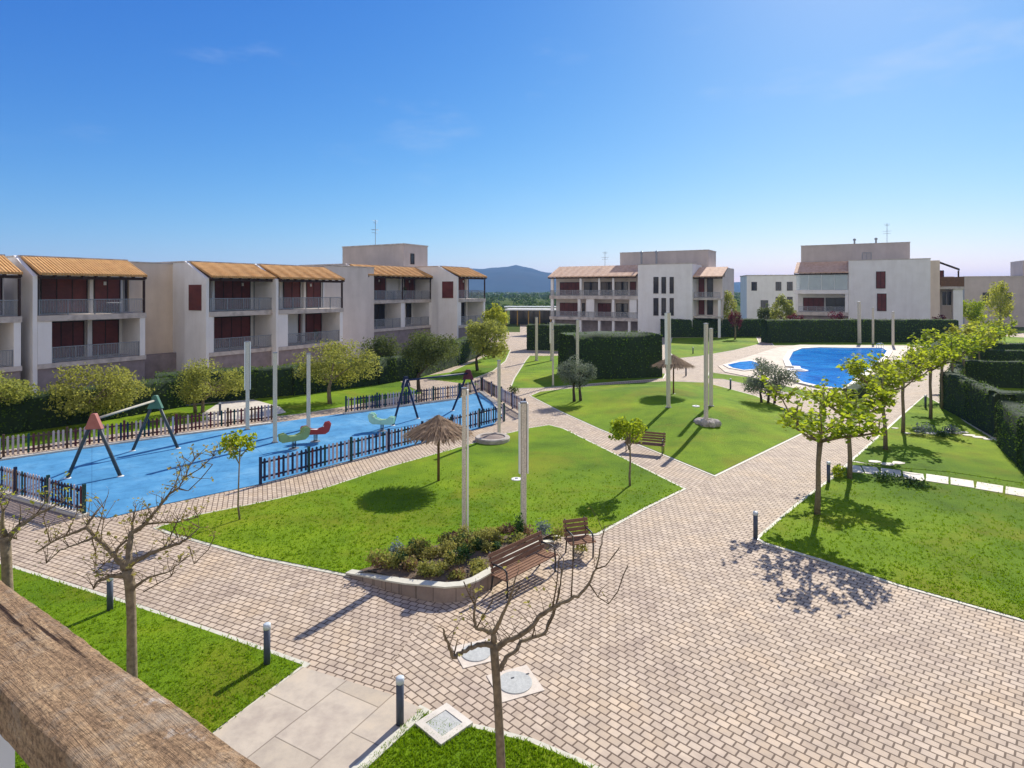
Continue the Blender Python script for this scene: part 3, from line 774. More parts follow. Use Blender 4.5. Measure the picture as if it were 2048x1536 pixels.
# right wing with small roof
mb = MB(); mb.box(xr+.004, xrr-.4, 2.6, 4.6, 0, fr.z(553,8)-.1); mb.box(xr+.004, xrr-.4, 4.601, 11.9, 0, fr.z(536, 6, 4)); mb.build('wall', M['render'], t)
mb = MB(); mb.box(xr+.006, xrr-.2, .4, 2.598, fr.z(596, 8)-.3, fr.z(596, 8)); mb.build('balcony_slab', M['slabc'], t)
mb = MB(); mb.box(xr+.006, xrr-.2, .4, 2.598, fr.z(632, 8)-.3, fr.z(632, 8)); mb.build('terrace_slab', M['slabc'], t)
roof(t, xr+.05, xrr+.1, .3, 4.5, fr.z(553, 8), fr.z(536, 8, 4), mat='tiles_pale')
for v0, v1 in ((556,594),(598,630)):
    shutter(t, xr+.3, xr+1.2, fr.z(v1, 8), fr.z(v0, 8), 2.596); window(t, xr+1.6, xr+2.5, fr.z(v1, 8), fr.z(v0, 8), 2.596)
railing(t, xr+.1, xrr-.25, .45, fr.z(596, 8), .9)
mb = MB(); mb.box(xrr-.6, xrr-.25, .42, .75, 0, fr.z(596, 8)-.301); mb.build('pillar', M['render_white'], t)
# storey on top
y_ = 6.0; xa, xb = S(1240, y_), S(1417, y_)
mb = MB(); mb.box(xa, xb, y_, 11.5, ztop-.5, fr.z(500.5, xb, y_)); w = mb.build('penthouse', M['tower'], t)
mb = MB(); mb.box(xa-.06, xb+.06, y_-.06, 11.56, fr.z(500.5, xb, y_)+.001, fr.z(500.5, xb, y_)+.12); mb.build('coping', M['slabc'], w)
for u in (1283, 1313):
    x = S(u, 4.5); mb = MB(); mb.lathe([(.16, 0), (.16, 2.1), (.27, 2.12), (.27, 2.35), (.1, 2.5)], 10, (x, 4.5, ztop)); mb.build('flue', M['metal_grey'], t)
antenna(t, S(1210, 5), 5, zr, 2.6)

# ---- right block
fr = Fr(65.6, 94.0, -30.7); S = fr.s
t = thing('apartment_block', 'apartment block behind the pool, blank grey lilac end wall and glazed balcony', 'apartment block', (65.6, 94.0, 0), R(-30.7))
xl, xm, xr = S(1592), S(1697), S(1861)
ztop = fr.z(519.5, 0-5)
mb = MB(); mb.box(xm, xr, 0, 12, 0, ztop); w = mb.build('end_wall', M['render_white'], t)
mb = MB(); mb.box(xm-.05, xr+.05, -.05, 12.05, ztop+.001, ztop+.12); mb.build('coping', M['slabc'], w)
mb = MB(); mb.box(xl, xm-.004, 2.6, 4.8, 0, fr.z(545, (xl+xm)/2)-.1); mb.box(xl, xm-.004, 4.801, 12, 0, ztop-.2); mb.build('wall', M['render_white'], t)
for u0, u1, v0, v1 in ((1752,1771,543,577),(1754,1773,587,622)):
    x0, x1 = S(u0), S(u1); shutter(t, x0, x1, fr.z(v1, x0), fr.z(v0, x0), -.003)
xc = (xl+xm)/2
zf2 = fr.z(580, xc); zf1 = fr.z(624, xc); ze = fr.z(545, xc); zr = fr.z(525, xc, 4.7)
mb = MB(); mb.box(xl-.4, xm-.005, -.15, 2.598, zf2-.65, zf2); mb.build('balcony_slab', M['render_white'], t)
mb = MB(); mb.box(xl-.4, xm-.005, -.15, 2.598, zf1-.6, zf1); mb.build('terrace_slab', M['slabc'], t)
mb = MB(); mb.box(xl-.2, xm-.006, .3, 2.597, 0, zf1-.602); mb.build('plinth', M['plinth'], t)
roof(t, xl-.3, xm-.01, 0, 4.7, ze, zr, mat='tiles_pale')
window(t, xl+.3, xm-.4, zf2+.1, ze-.4, 2.597, 'metal_white', 'dark_room')
gb = MB(); gb.box(xl+.05, xm-.1, .05, .1, zf2+.05, ze-.38); gb.build('balcony_glazing', M['glass'], t)
fb = MB()
for k in range(5):
    x = xl+.05+(xm-xl-.2)*k/4; fb.box(x-.03, x+.03, .0, .05, zf2+.002, ze-.38)
fb.build('glazing_frame', M['metal_white'], t)
shutter(t, xl+.9, xl+4.2, zf1+.1, zf1+2.4, 2.597); window(t, xl+4.4, xm-.5, zf1+.1, zf1+2.4, 2.597)
for x in (xl-.1, xm-.5):
    mb = MB(); mb.box(x, x+.45, -.1, .3, zf1+.001, zf2-.651); mb.build('pillar', M['render_white'], t)
railing(t, xl+.4, xm-.55, -.05, zf1+.001, .95)
y_ = 5.0; xa, xb = S(1602, y_), S(1820, y_)
zt = fr.z(485, xb, y_)
mb = MB(); mb.box(xa, xb, y_, 11.6, ztop-1.2, zt); w = mb.build('penthouse', M['tower'], t)
mb = MB(); mb.box(xa-.06, xb+.06, y_-.06, 11.66, zt+.001, zt+.12); mb.build('coping', M['slabc'], w)
window(t, S(1724, y_), S(1743, y_), fr.z(521, S(1724, y_), y_), fr.z(505, S(1724, y_), y_), y_-.003, 'metal_grey', 'glass_dark')
for u in (1709, 1752):
    x = S(u, 7); mb = MB(); mb.lathe([(.14, 0), (.14, .7), (.24, .72), (.24, .95), (.1, 1.05)], 10, (x, 7, zt+.12)); mb.build('flue', M['metal_grey'], t)
antenna(t, S(1774, 7), 7, zt+.12, 3.4)
# right wing: side seen past the end wall, pergola beam, balcony
xw = S(1930)
mb = MB(); mb.box(xr+.004, xr+1.2, .05, 11.9, 0, fr.z(521, 0)); mb.build('wall', M['render_tan'], t)
mb = MB(); mb.box(xr+1.2, xw-1.0, 3.2, 11.9, 0, fr.z(552, 3)); mb.build('wall', M['render'], t)
zb2 = fr.z(573, 3)
mb = MB(); mb.box(xr+1.202, xw, .3, 3.198, zb2-.4, zb2); mb.build('balcony_slab', M['slabc'], t)
mb = MB(); mb.box(xr+1.3, xw-.05, .3, .42, zb2+.001, fr.z(554, 3)); mb.build('balcony_wall', M['pole_brown'], t)
mb = MB(); mb.hull4([(xr+1.0,.5,fr.z(525,2)),(xw-.6,.5,fr.z(541,4)),(xw-.6,.8,fr.z(541,4)),(xr+1.0,.8,fr.z(525,2))],
                    [(xr+1.0,.5,fr.z(521,2)),(xw-.6,.5,fr.z(537,4)),(xw-.6,.8,fr.z(537,4)),(xr+1.0,.8,fr.z(521,2))])
mb.box(xw-.85, xw-.65, .5, .7, zb2+.002, fr.z(541,4)); mb.build('pergola_beam', M['timber_dark'], t)
shutter(t, xr+1.25, xr+2.0, zb2+.3, zb2+2.6, 3.197)
window(t, xr+1.7, xr+3.0, fr.z(612, 3), fr.z(582, 3), 3.197, 'render_white')
mb = MB(); mb.box(xw-1.4, xw-.2, .5, 3.19, 0, zb2-.401); mb.build('pillar', M['render_white'], t)

# ---- blocks farther off
def far_block(label, X0, Y0, deg, w, d, h, wins, wall='render_white', pent=None):
    t = thing('apartment_block', label, 'apartment block', (X0, Y0, 0), R(deg), None)
    mb = MB(); mb.box(0, w, 0, d, 0, h); q = mb.build('wall', M[wall], t)
    mb = MB(); mb.box(-.1, w+.1, -.1, d+.1, h+.001, h+.2); mb.build('coping', M['slabc'], q)
    for (x0, x1, z0, z1) in wins: window(t, x0, x1, z0, z1, -.003)
    if pent:
        mb = MB(); mb.box(pent[0], pent[1], pent[2], pent[3], h+.2, pent[4]); mb.build('penthouse', M['tower'], t)
    return t
far_block('distant white block with small dark windows between the two larger blocks', 54, 138, -12, 12.5, 9, 10.6,
          [(6.2,7.4,7.2,9.2),(8.6,9.8,7.2,9.2),(6.2,7.4,3.8,5.8),(8.6,9.8,3.8,5.8),(1.0,2.2,7.2,9.2),(3.0,4.6,2.5,5.0)])
far_block('distant low brown block with flat roof beyond the tree lined path', 92, 122, -24, 25, 12, 9.9,
          [(3.0,4.0,4.5,6.8),(6.5,7.6,4.5,6.8),(10,11.4,3.0,6.8),(15,16,4.5,6.8)], 'tower', (10, 21, 2, 9, 13.2))
far_block('distant grey flat roofed block with a long dark window band', 112, 156, -20, 13, 9, 9.8, [(1,9.5,6.8,7.9),(1,9.5,3.4,4.4)], 'render_white')
# parking shelter between the rows
t = thing('parking_shelter', 'pale flat roofed parking shelter on orange posts by distant trees', 'shelter', (-1.5, 124, 0), R(-8))
mb = MB(); mb.box(0, 12, 0, 6, 3.1, 3.35); mb.build('roof', M['render_white'], t)
for k in range(6):
    mb = MB(); mb.box(.2+2.3*k, .4+2.3*k, .3, .5, 0, 3.1); mb.build('post', M['orange_post'], t)
mb = MB(); mb.box(.2, 11.8, 5.6, 5.8, 0, 3.1); mb.build('back_wall', M['dark_room'], t)
t = thing('parking_shelter', 'long pale awning roof of a parking shelter farther back, below the orchard', 'shelter', (-2, 150, 0), R(-4))
mb = MB(); mb.box(0, 17, 0, 5, 3.0, 3.25); mb.build('roof', M['metal_white'], t)
for k in range(5):
    mb = MB(); mb.box(.2+4*k, .4+4*k, .3, .5, 0, 3.0); mb.build('post', M['metal_grey'], t)

# what stands on the balconies
def pot_plant(label, f, x, y, z, leaf, seed, hgt=.9):
    rng = random.Random(seed); p = Vector((f.X,f.Y,0))+Vector((*(f.ex*x+f.ey*y), z))
    t = thing('potted_plant', label, 'plant', p, 0)
    mb = MB(); mb.lathe([(.14,0),(.19,.34),(.2,.36),(.17,.36),(.16,.32)], 12); mb.build('pot', M['pole_brown'], t)
    mb = MB()
    for _ in range(260):
        d = Vector((rng.gauss(0,1),rng.gauss(0,1),rng.gauss(0,1))).normalized()
        mb.leaf(Vector((0,0,.36+hgt*.45))+Vector((d.x*.32,d.y*.32,d.z*hgt*.5))*rng.uniform(.3,1), d, .12*rng.uniform(.6,1.3), rng)
    mb.build('foliage', M[leaf], t)
def terrace_set(label, f, x, y, z, mat):
    p = Vector((f.X,f.Y,0))+Vector((*(f.ex*x+f.ey*y), z))
    t = thing('terrace_table', label, 'table', p, f.a)
    mb = MB(); mb.lathe([(.45,.70),(.45,.735)], 16); mb.build('table_top', M[mat], t)
    for k in range(4):
        a = PI/4+k*PI/2; mb = MB(); mb.tube([(.35*math.cos(a),.35*math.sin(a),0),(.3*math.cos(a),.3*math.sin(a),.7)], .02, 5); mb.build('leg', M['metal_dark'], t)
fA = Fr(-29.25, 37.0, 59.3); fC = Fr(-18.9, 48.6, 59.3); fD2 = Fr(-11.95, 65.85, 59.3)
pot_plant('leafy potted plant on the upper balcony of the narrow house', fD2, 1.2, .8, 6.1, 'leaf_dull', 1, 1.3)
pot_plant('potted shrub on the ground terrace of the house beside the tower', fC, 4.6, .9, 2.5, 'leaf_deep', 2)
terrace_set('dark blue round table on the ground terrace of the house beside the tower', fC, 3.2, 1.1, 2.5, 'navy')
terrace_set('white round table on the upper balcony of the house nearest the swings', fA, 4.9, 1.2, 5.5, 'metal_white')
# ------------------------------------------------------------------ vegetation
def leaf_cloud(mb, clumps, n, size, rng, flat=0.0, shell=.55):
    """n leaves over clumps (centre, radii): more toward each clump's outside"""
    wts = [c[1][0]*c[1][1]+c[1][2]*c[1][0] for c in clumps]; tot = sum(wts)
    for (c, r), w in zip(clumps, wts):
        for _ in range(max(3, int(n*w/tot))):
            d = Vector((rng.gauss(0,1), rng.gauss(0,1), rng.gauss(0,1))).normalized()
            q = shell + (1-shell)*rng.random() if rng.random() < .8 else rng.random()
            q *= rng.uniform(.85, 1.18) if rng.random() < .35 else 1
            p = Vector((c[0]+d.x*r[0]*q, c[1]+d.y*r[1]*q, c[2]+d.z*r[2]*q))
            nn = (d + Vector((rng.gauss(0,.8), rng.gauss(0,.8), rng.gauss(.3,.8)))).normalized()
            mb.leaf(p, nn, size*rng.uniform(.7, 1.35), rng)

def round_tree(name, label, base, crown_c, crown_r, leaf, n=5200, size=.13, seed=1, trunk_r=.13, stems=1, group=None, bark='bark', nclump=26):
    """base: ground point; crown_c: crown centre height and offsets from base; crown_r: radii"""
    rng = random.Random(seed)
    t = thing(name, label, 'tree', base, 0, group)
    cx, cy, cz = crown_c; rx, ry, rz = crown_r
    clumps = []
    for k in range(nclump):
        d = Vector((rng.gauss(0,1), rng.gauss(0,1), rng.gauss(0,1))).normalized()
        q = rng.uniform(.45, .86)
        rr = rng.uniform(.24, .42)
        clumps.append(((cx+d.x*rx*q, cy+d.y*ry*q, cz+d.z*rz*q*.95), (rx*rr, ry*rr, max(rz*rr*1.1, .2))))
    mb = MB()
    for s in range(stems):
        off = (s-(stems-1)/2)*.45
        top = Vector((cx+off*.8, cy, cz - rz*.45))
        mid = Vector((off*1.0+rng.uniform(-.1,.1), rng.uniform(-.1,.1), cz*.4))
        p0 = Vector((off*.9, 0, -.05))
        mb.tube([p0, p0.lerp(mid,.5)+Vector((rng.uniform(-.04,.04),0,0)), mid, top], [trunk_r*1.15, trunk_r, trunk_r*.85, trunk_r*.55], 8)
        for k in range(9):
            c = Vector(clumps[rng.randrange(len(clumps))][0])
            st = mid.lerp(top, rng.uniform(.3, 1))
            m_ = st.lerp(c, .5)+Vector((rng.uniform(-.15,.15), rng.uniform(-.15,.15), .08))
            mb.tube([st, m_, c], [trunk_r*.45, trunk_r*.28, trunk_r*.1], 5, False)
    mb.build('trunk', M[bark], t, True)
    mb = MB(); leaf_cloud(mb, clumps, n, size, rng); mb.build('crown', M[leaf], t)
    return t

def px_tree(name, label, ub, vb, u0, u1, v0, v1, leaf, **k):
    """tree standing at the ground pixel (ub, vb) with its crown filling u0..u1, v0..v1"""
    b = Gm(ub, vb); Y = b.y; s = Y/F
    c = P((u0+u1)/2, (v0+v1)/2, Y)
    rx = (u1-u0)/2*s; rz = (v1-v0)/2*s
    return round_tree(name, label, b, (c.x-b.x, 0, c.z-b.z), (rx*.92, rx*.85, rz*.92), leaf, **k)

grp = 'trees between playground and houses'
px_tree('pittosporum_tree', 'yellow green round tree cut by the frame edge near the swings', -60, 880, -170, 66, 735, 830, 'leaf_olive', seed=1, group=grp, size=.14)
px_tree('pittosporum_tree', 'broad yellow green round tree directly behind the swing with red cap', 182, 852, 76, 300, 720, 830, 'leaf_olive', seed=2, group=grp, size=.14, n=6500)
px_tree('pittosporum_tree', 'yellow green tree on two slanting trunks behind the colourful fence', 398, 826, 343, 510, 708, 812, 'leaf_olive', seed=3, group=grp, stems=2, size=.13, trunk_r=.1)
px_tree('pittosporum_tree', 'large yellow green tree on one trunk behind the middle of the playground', 660, 808, 565, 762, 668, 788, 'leaf_olive', seed=4, group=grp, size=.14, n=6500)
px_tree('olive_tree', 'small dull grey green tree against the houses, behind a larger yellow green crown', 756, 760, 716, 800, 655, 752, 'leaf_dull', seed=5, size=.15, n=4000)
px_tree('pittosporum_tree', 'dull olive green tree with dark trunk beside the dark blue swing frame', 838, 784, 790, 938, 650, 752, 'leaf_dull', seed=6, group=grp, size=.15, n=6500, bark='bark_dark')
px_tree('pittosporum_tree', 'tall green tree with dark trunk at the left edge of the receding path', 955, 742, 915, 1036, 620, 728, 'leaf_olive', seed=7, group=grp, size=.19, n=5500, bark='bark_dark')
px_tree('pittosporum_tree', 'bright yellow green sapling crown rising behind the tall path tree', 988, 716, 955, 1022, 606, 668, 'leaf_yel', seed=8, size=.22, n=2200)
px_tree('olive_tree', 'small silvery olive tree on the lawn in front of the tall dark hedge block', 1155, 803, 1108, 1200, 708, 782, 'leaf_grey', seed=9, size=.10, n=4200, bark='bark_dark', trunk_r=.09, stems=2)
px_tree('olive_tree', 'grey green olive tree on dark stems beside the pool', 1536, 806, 1478, 1596, 712, 796, 'leaf_grey', seed=10, size=.11, n=5200, bark='bark_dark', trunk_r=.08, stems=3)
px_tree('sapling', 'thin stemmed sapling with a small leafy crown in front of the blue playground', 480, 1041, 437, 522, 858, 915, 'leaf_mul', seed=12, size=.14, n=420, trunk_r=.028, nclump=14)
px_tree('sapling', 'small leafy tree shading the bench beside the narrow crossing path', 1260, 973, 1213, 1306, 826, 892, 'leaf_mul', seed=13, size=.13, n=1000, trunk_r=.04, nclump=16)
px_tree('garden_tree', 'pale olive green tree beside the distant white block', 1450, 672, 1422, 1478, 575, 655, 'leaf_olive', seed=14, size=.3, n=2200)
px_tree('garden_tree', 'feathery yellow green tree left of the glazed balcony block', 1562, 672, 1536, 1590, 586, 652, 'leaf_olive', seed=15, size=.3, n=2200)
px_tree('garden_tree', 'bright yellow green pointed tree by the distant brown block', 2002, 660, 1965, 2040, 560, 645, 'leaf_yel', seed=16, size=.3, n=3200)
px_tree('garden_tree', 'mid green tree at the corner of the glazed balcony block', 1944, 672, 1908, 1972, 585, 655, 'leaf_mul', seed=17, size=.3, n=2400)
px_tree('garden_tree', 'dark green shrubby tree beside the white car', 1535, 668, 1512, 1548, 606, 655, 'leaf_dull', seed=18, size=.28, n=1500)
for i, (u, v, w, h, lab) in enumerate(((1592, 652, 30, 30, 'plum red leaved shrub below the glazed balcony'), (1672, 652, 34, 34, 'plum red shrub between the glazed balcony and the blank end wall'),
                                      (1882, 655, 34, 30, 'plum red shrub at the right corner of the blank end wall'), (1470, 655, 26, 40, 'reddish brown shrub on the hedge near the white car'))):
    px_tree('plum_shrub', lab, u, v+24, u-w*.6, u+w*.6, v-h, v+8, 'leaf_red', seed=40+i, size=.22, n=900, group='plum shrubs along the far hedge')

# pollarded mulberries along the main path
def mulberry(label, base, hgt, crotch, spread, seed, n_sh=34, lpc=13, leaf='leaf_mul', lsize=.19, group=None, lean=(0,0)):
    rng = random.Random(seed)
    t = thing('mulberry_tree', label, 'tree', base, 0, group)
    tb = MB(); lb = MB()
    fork = Vector((lean[0], lean[1], crotch))
    tb.tube([(0,0,-.1), (lean[0]*.2+.02, lean[1]*.2, crotch*.35), (lean[0]*.6-.02, lean[1]*.6, crotch*.7), fork], [.10,.078,.07,.085], 9)
    ends = []
    na = 6
    for k in range(na):
        a = 2*PI*k/na + rng.uniform(-.3,.3); L = spread*rng.uniform(.55, .95)
        d = Vector((math.cos(a), math.sin(a), 0))
        e = fork + d*L + Vector((0,0,(hgt-crotch)*rng.uniform(.22,.5)))
        m1 = fork + d*L*.35 + Vector((0,0,(hgt-crotch)*rng.uniform(.04,.12)))
        m2 = fork + d*L*.7 + Vector((0,0,(hgt-crotch)*rng.uniform(.15,.3)))
        tb.tube([fork-Vector((0,0,.05)), m1, m2, e], [.055,.042,.034,.022], 6)
        ends += [(m1,.6),(m2,1),(e,1.2),(e,1.2)]
    for k in range(n_sh):
        p, w = ends[rng.randrange(len(ends))]
        d = Vector((rng.gauss(0,.55), rng.gauss(0,.55), rng.uniform(.15,1.0))).normalized()
        L = rng.uniform(.3, .95)*(hgt-crotch)*.55
        e = p + d*L + Vector((rng.gauss(0,.08), rng.gauss(0,.08), 0))
        if e.z > hgt: e.z = hgt - rng.random()*.2
        tb.tube([p, p.lerp(e,.55)+Vector((0,0,.05)), e], [.018,.013,.008], 4, False)
        nl = int(1.6*lpc*rng.uniform(.4,1.6))
        for q in range(nl):
            f = rng.uniform(.2, 1.05)
            c = p.lerp(e, f) + Vector((rng.gauss(0,.12), rng.gauss(0,.12), rng.gauss(-.02,.10)))
            lb.leaf(c, (rng.gauss(0,.6), rng.gauss(0,.6), 1), lsize*rng.uniform(.6,1.35), rng, .85)
    tb.build('trunk', M['bark'], t, True)
    lb.build('crown', M[leaf], t)
    return t
gm = 'pollarded trees along the main path'
R_ = [(1634,1030,4.3,2.35,1.85,'leafy pollarded tree nearest the plaza, its shadow spreading over the pavers',62,12),
      (1699,958,4.05,2.3,1.5,'leafy pollarded tree between the two nearest bollards on the path edge',54,15),
      (1771,900,4.3,2.6,1.6,'leafy pollarded tree standing at the start of the stepping stones, slightly bent trunk',48,14),
      (1806,866,4.4,2.6,1.6,'straight trunked pollarded tree just past the stepping stones',48,14),
      (1861,838,4.5,2.7,1.6,'pollarded tree beside the bollard near the hedge corner',44,14),
      (1884,818,4.6,2.7,1.5,'pollarded tree at the near end of the long clipped hedge, with a bare lower trunk',44,14)]
for i, (u, v, h_, cr, sp, lab, ns, lp) in enumerate(R_):
    mulberry(lab, G(u, v), h_, cr, sp, 100+i, ns, lp, group=gm, lsize=.15, lean=(.1 if i == 0 else (-.15 if i == 2 else 0), 0))
far_lab = ['seventh pollarded tree from the plaza along the main path', 'pollarded tree halfway down the far path, beside the garden hedges', 'yellowish pollarded tree toward the far end of the path',
           'pale green pollarded tree second from the far end of the path', 'bright yellow pollarded tree at the far end of the path', 'last small pollarded tree before the distant brown block']
for i, (x, y) in enumerate(((29,39.5),(32.6,43.3),(36.2,47.2),(39.7,51),(43.2,54.8),(47.5,59.5))):
    mulberry(far_lab[i], (x, y, 0), 4.7+.1*i, 2.5, 1.9, 120+i, 50, 11, group=gm, lsize=.21, leaf='leaf_yel' if i in (2,4) else 'leaf_mul')

# bare pollarded trees in front (branches set out in metres round the fork)
def bare_tree(label, ub, vb, trunk, branches, twigs, seed, buds, depth=.9, leaf='leaf_bud', fat=1.0, leafn=4):
    rng = random.Random(seed)
    b = G(ub, vb); Y = b.y
    t = thing('bare_mulberry_tree', label, 'tree', b, 0, 'bare pollarded trees near the balcony')
    def W(u, v, dy=0):
        p = P(u, v, Y); return Vector((p.x-b.x, dy, p.z-b.z))
    tb = MB(); lb = MB()
    tp = [W(u, v) for u, v, r in trunk]; tb.tube(tp, [r*fat for u, v, r in trunk], 10)
    nodes = []; joints = list(tp[-3:])
    def start_y(p):
        q = min(joints, key=lambda j: (j.x-p.x)**2+(j.z-p.z)**2)
        return q.y if (q.x-p.x)**2+(q.z-p.z)**2 < .3**2 else 0.0
    for k, br in enumerate(branches):
        n = len(br); y0 = start_y(W(br[0][0], br[0][1])); dyr = y0+rng.uniform(-depth, depth)*(1 if n > 4 else .4)
        path = [W(u, v, y0+(dyr-y0)*i/(n-1)) for i, (u, v, r) in enumerate(br)]
        pp = []; rr = []
        for i in range(n-1):
            for q in range(4):
                f = q/4; pp.append(path[i].lerp(path[i+1], f)+Vector((rng.gauss(0,.006), rng.gauss(0,.008), rng.gauss(0,.006)))); rr.append((br[i][2]*(1-f)+br[i+1][2]*f)*fat*rng.uniform(.93,1.1))
        pp.append(path[-1]); rr.append(br[-1][2]*fat)
        pp[0] = path[0]
        tb.tube(pp, rr, 7)
        joints += pp
        nodes += [(p_, r_) for p_, r_ in zip(pp[2:], rr[2:])]
        nodes += [(pp[-1], rr[-1])]*2
    tb.m = 1
    for tw in twigs:
        y0 = start_y(W(*tw[0])); dyr = rng.uniform(-.25,.25)
        path = [W(u, v, y0+dyr*i/(len(tw)-1)) for i, (u, v) in enumerate(tw)]
        tb.tube(path, [.012*fat]+[.008*fat]*(len(path)-1), 5); joints += path
        nodes += [(p_, .008) for p_ in path[1:]]*2
    wb = tb
    for k in range(buds):
        p_, r_ = nodes[rng.randrange(len(nodes))]
        d = Vector((rng.gauss(0,.5), rng.gauss(0,.5), rng.uniform(.1,1))).normalized()
        e = p_ + d*rng.uniform(.12,.42)
        wb.tube([p_, p_.lerp(e,.5)+Vector((rng.gauss(0,.02),0,.01)), e], [.006,.0045,.003], 4, False)
        for q in range(rng.randint(0, leafn)):
            lb.leaf(e+Vector((rng.gauss(0,.03), rng.gauss(0,.03), rng.gauss(.01,.03))), (rng.gauss(0,.7), rng.gauss(0,.7), 1), rng.uniform(.03,.07), rng, .7)
    tb.build('trunk', [M['bark'], M['twig']], t, True); lb.build('crown', M[leaf], t)
    return t
bare_tree('bare pollarded tree beside the manhole covers, few long curved branches', 1006, 1645,
    [(1006,1650,.062),(1001,1500,.058),(995,1390,.055),(990,1320,.056),(988,1288,.060)],
    [[(988,1290,.045),(972,1281,.034),(950,1278,.027),(930,1280,.025),(912,1282,.026),(905,1255,.020),(899,1228,.016),(897,1206,.010)],
     [(988,1285,.044),(986,1262,.034),(968,1260,.026),(953,1254,.022),(948,1240,.018),(949,1205,.014),(947,1175,.010)],
     [(987,1264,.034),(1000,1238,.024),(1010,1210,.019),(1022,1178,.013),(1032,1140,.008)],
     [(990,1298,.048),(1012,1283,.036),(1036,1277,.033),(1062,1258,.031),(1082,1236,.029),(1110,1222,.026),(1130,1212,.024),(1158,1204,.021),(1182,1178,.016),(1196,1150,.013),(1206,1110,.010),(1214,1066,.007)],
     [(998,1340,.040),(1012,1322,.027),(1034,1312,.026),(1042,1302,.024),(1066,1301,.022),(1092,1299,.024),(1106,1272,.017),(1120,1240,.013),(1130,1200,.010),(1136,1162,.007)]],
    [[(1106,1224),(1114,1170),(1118,1110)],[(1144,1208),(1148,1150),(1149,1085)],[(1066,1300),(1070,1282),(1069,1266)],[(1182,1180),(1200,1208),(1222,1224),(1242,1200),(1254,1168),(1264,1150)],
     [(953,1254),(968,1228),(985,1200)],[(945,1279),(945,1262)],[(1196,1150),(1214,1140),(1240,1100)],[(1092,1299),(1112,1262),(1124,1215),(1128,1168)],[(912,1282),(918,1262)],[(1010,1210),(1024,1192),(1040,1172)],[(949,1205),(936,1180),(928,1160)]],
    21, 60, leafn=2)
bare_tree('bare pollarded tree with knotted fork behind the wooden handrail, pale buds', 265, 1445,
    [(265,1450,.088),(264,1340,.078),(263,1230,.070),(260,1170,.078),(256,1140,.085)],
    [[(256,1150,.07),(235,1132,.055),(210,1122,.045),(180,1108,.037),(150,1097,.031),(122,1083,.028),(128,1062,.018),(134,1048,.010)],
     [(122,1084,.026),(90,1096,.018),(60,1108,.014),(30,1128,.009)],
     [(150,1098,.022),(120,1108,.014),(90,1118,.011),(70,1140,.007)],
     [(256,1140,.06),(246,1112,.048),(240,1082,.042),(258,1068,.030),(272,1045,.024),(284,1022,.019),(294,1010,.014)],
     [(241,1082,.028),(237,1058,.018),(236,1036,.010)],
     [(258,1068,.022),(290,1070,.014),(330,1069,.012),(352,1066,.008)],
     [(258,1132,.05),(280,1118,.034),(310,1110,.026),(334,1105,.022),(350,1096,.014),(362,1082,.008)],
     [(288,1018,.014),(312,1002,.011),(334,975,.010),(352,945,.008),(372,925,.006)],
     [(252,1078,.02),(276,1050,.013),(300,1018,.011),(322,988,.009),(332,958,.007)],
     [(256,1150,.05),(225,1150,.03),(200,1160,.018),(196,1172,.010)],
     [(262,1180,.03),(290,1160,.018),(330,1150,.011),(345,1138,.007)],
     [(205,1122,.03),(216,1106,.018),(228,1098,.012)]],
    [[(170,1105),(172,1080),(176,1058)],[(150,1098),(153,1070),(152,1046)],[(84,1098),(92,1070),(95,1050)],[(56,1110),(56,1080),(57,1050)],[(352,1112),(362,1150),(392,1120),(404,1095)],[(334,975),(360,960),(385,935)],
     [(310,1110),(318,1085),(326,1060)],[(210,1122),(190,1140),(170,1160)],[(312,1004),(330,1010),(356,985),(380,955)],[(145,1098),(150,1130),(148,1160)],[(285,1185),(310,1172),(335,1158)]],
    22, 290, leafn=4)
bare_tree('pollarded tree at the frame edge with yellow budding leaves', 18, 1310,
    [(18,1315,.10),(16,1200,.09),(13,1120,.085),(10,1075,.09)],
    [[(10,1080,.06),(22,1060,.04),(40,1045,.03),(58,1036,.02),(70,1028,.01)],[(10,1076,.06),(-10,1060,.045),(-40,1050,.03),(-70,1030,.015)],[(10,1070,.05),(8,1045,.035),(14,1020,.025),(10,995,.012)],
     [(12,1085,.04),(24,1075,.025),(30,1080,.012)],[(10,1076,.04),(-20,1085,.03),(-50,1078,.02)]],
    [[(40,1045),(52,1020),(56,1000)],[(22,1060),(34,1030),(40,1010)],[(14,1020),(26,1005),(34,990)]], 23, 60, leaf='leaf_yel', leafn=7)

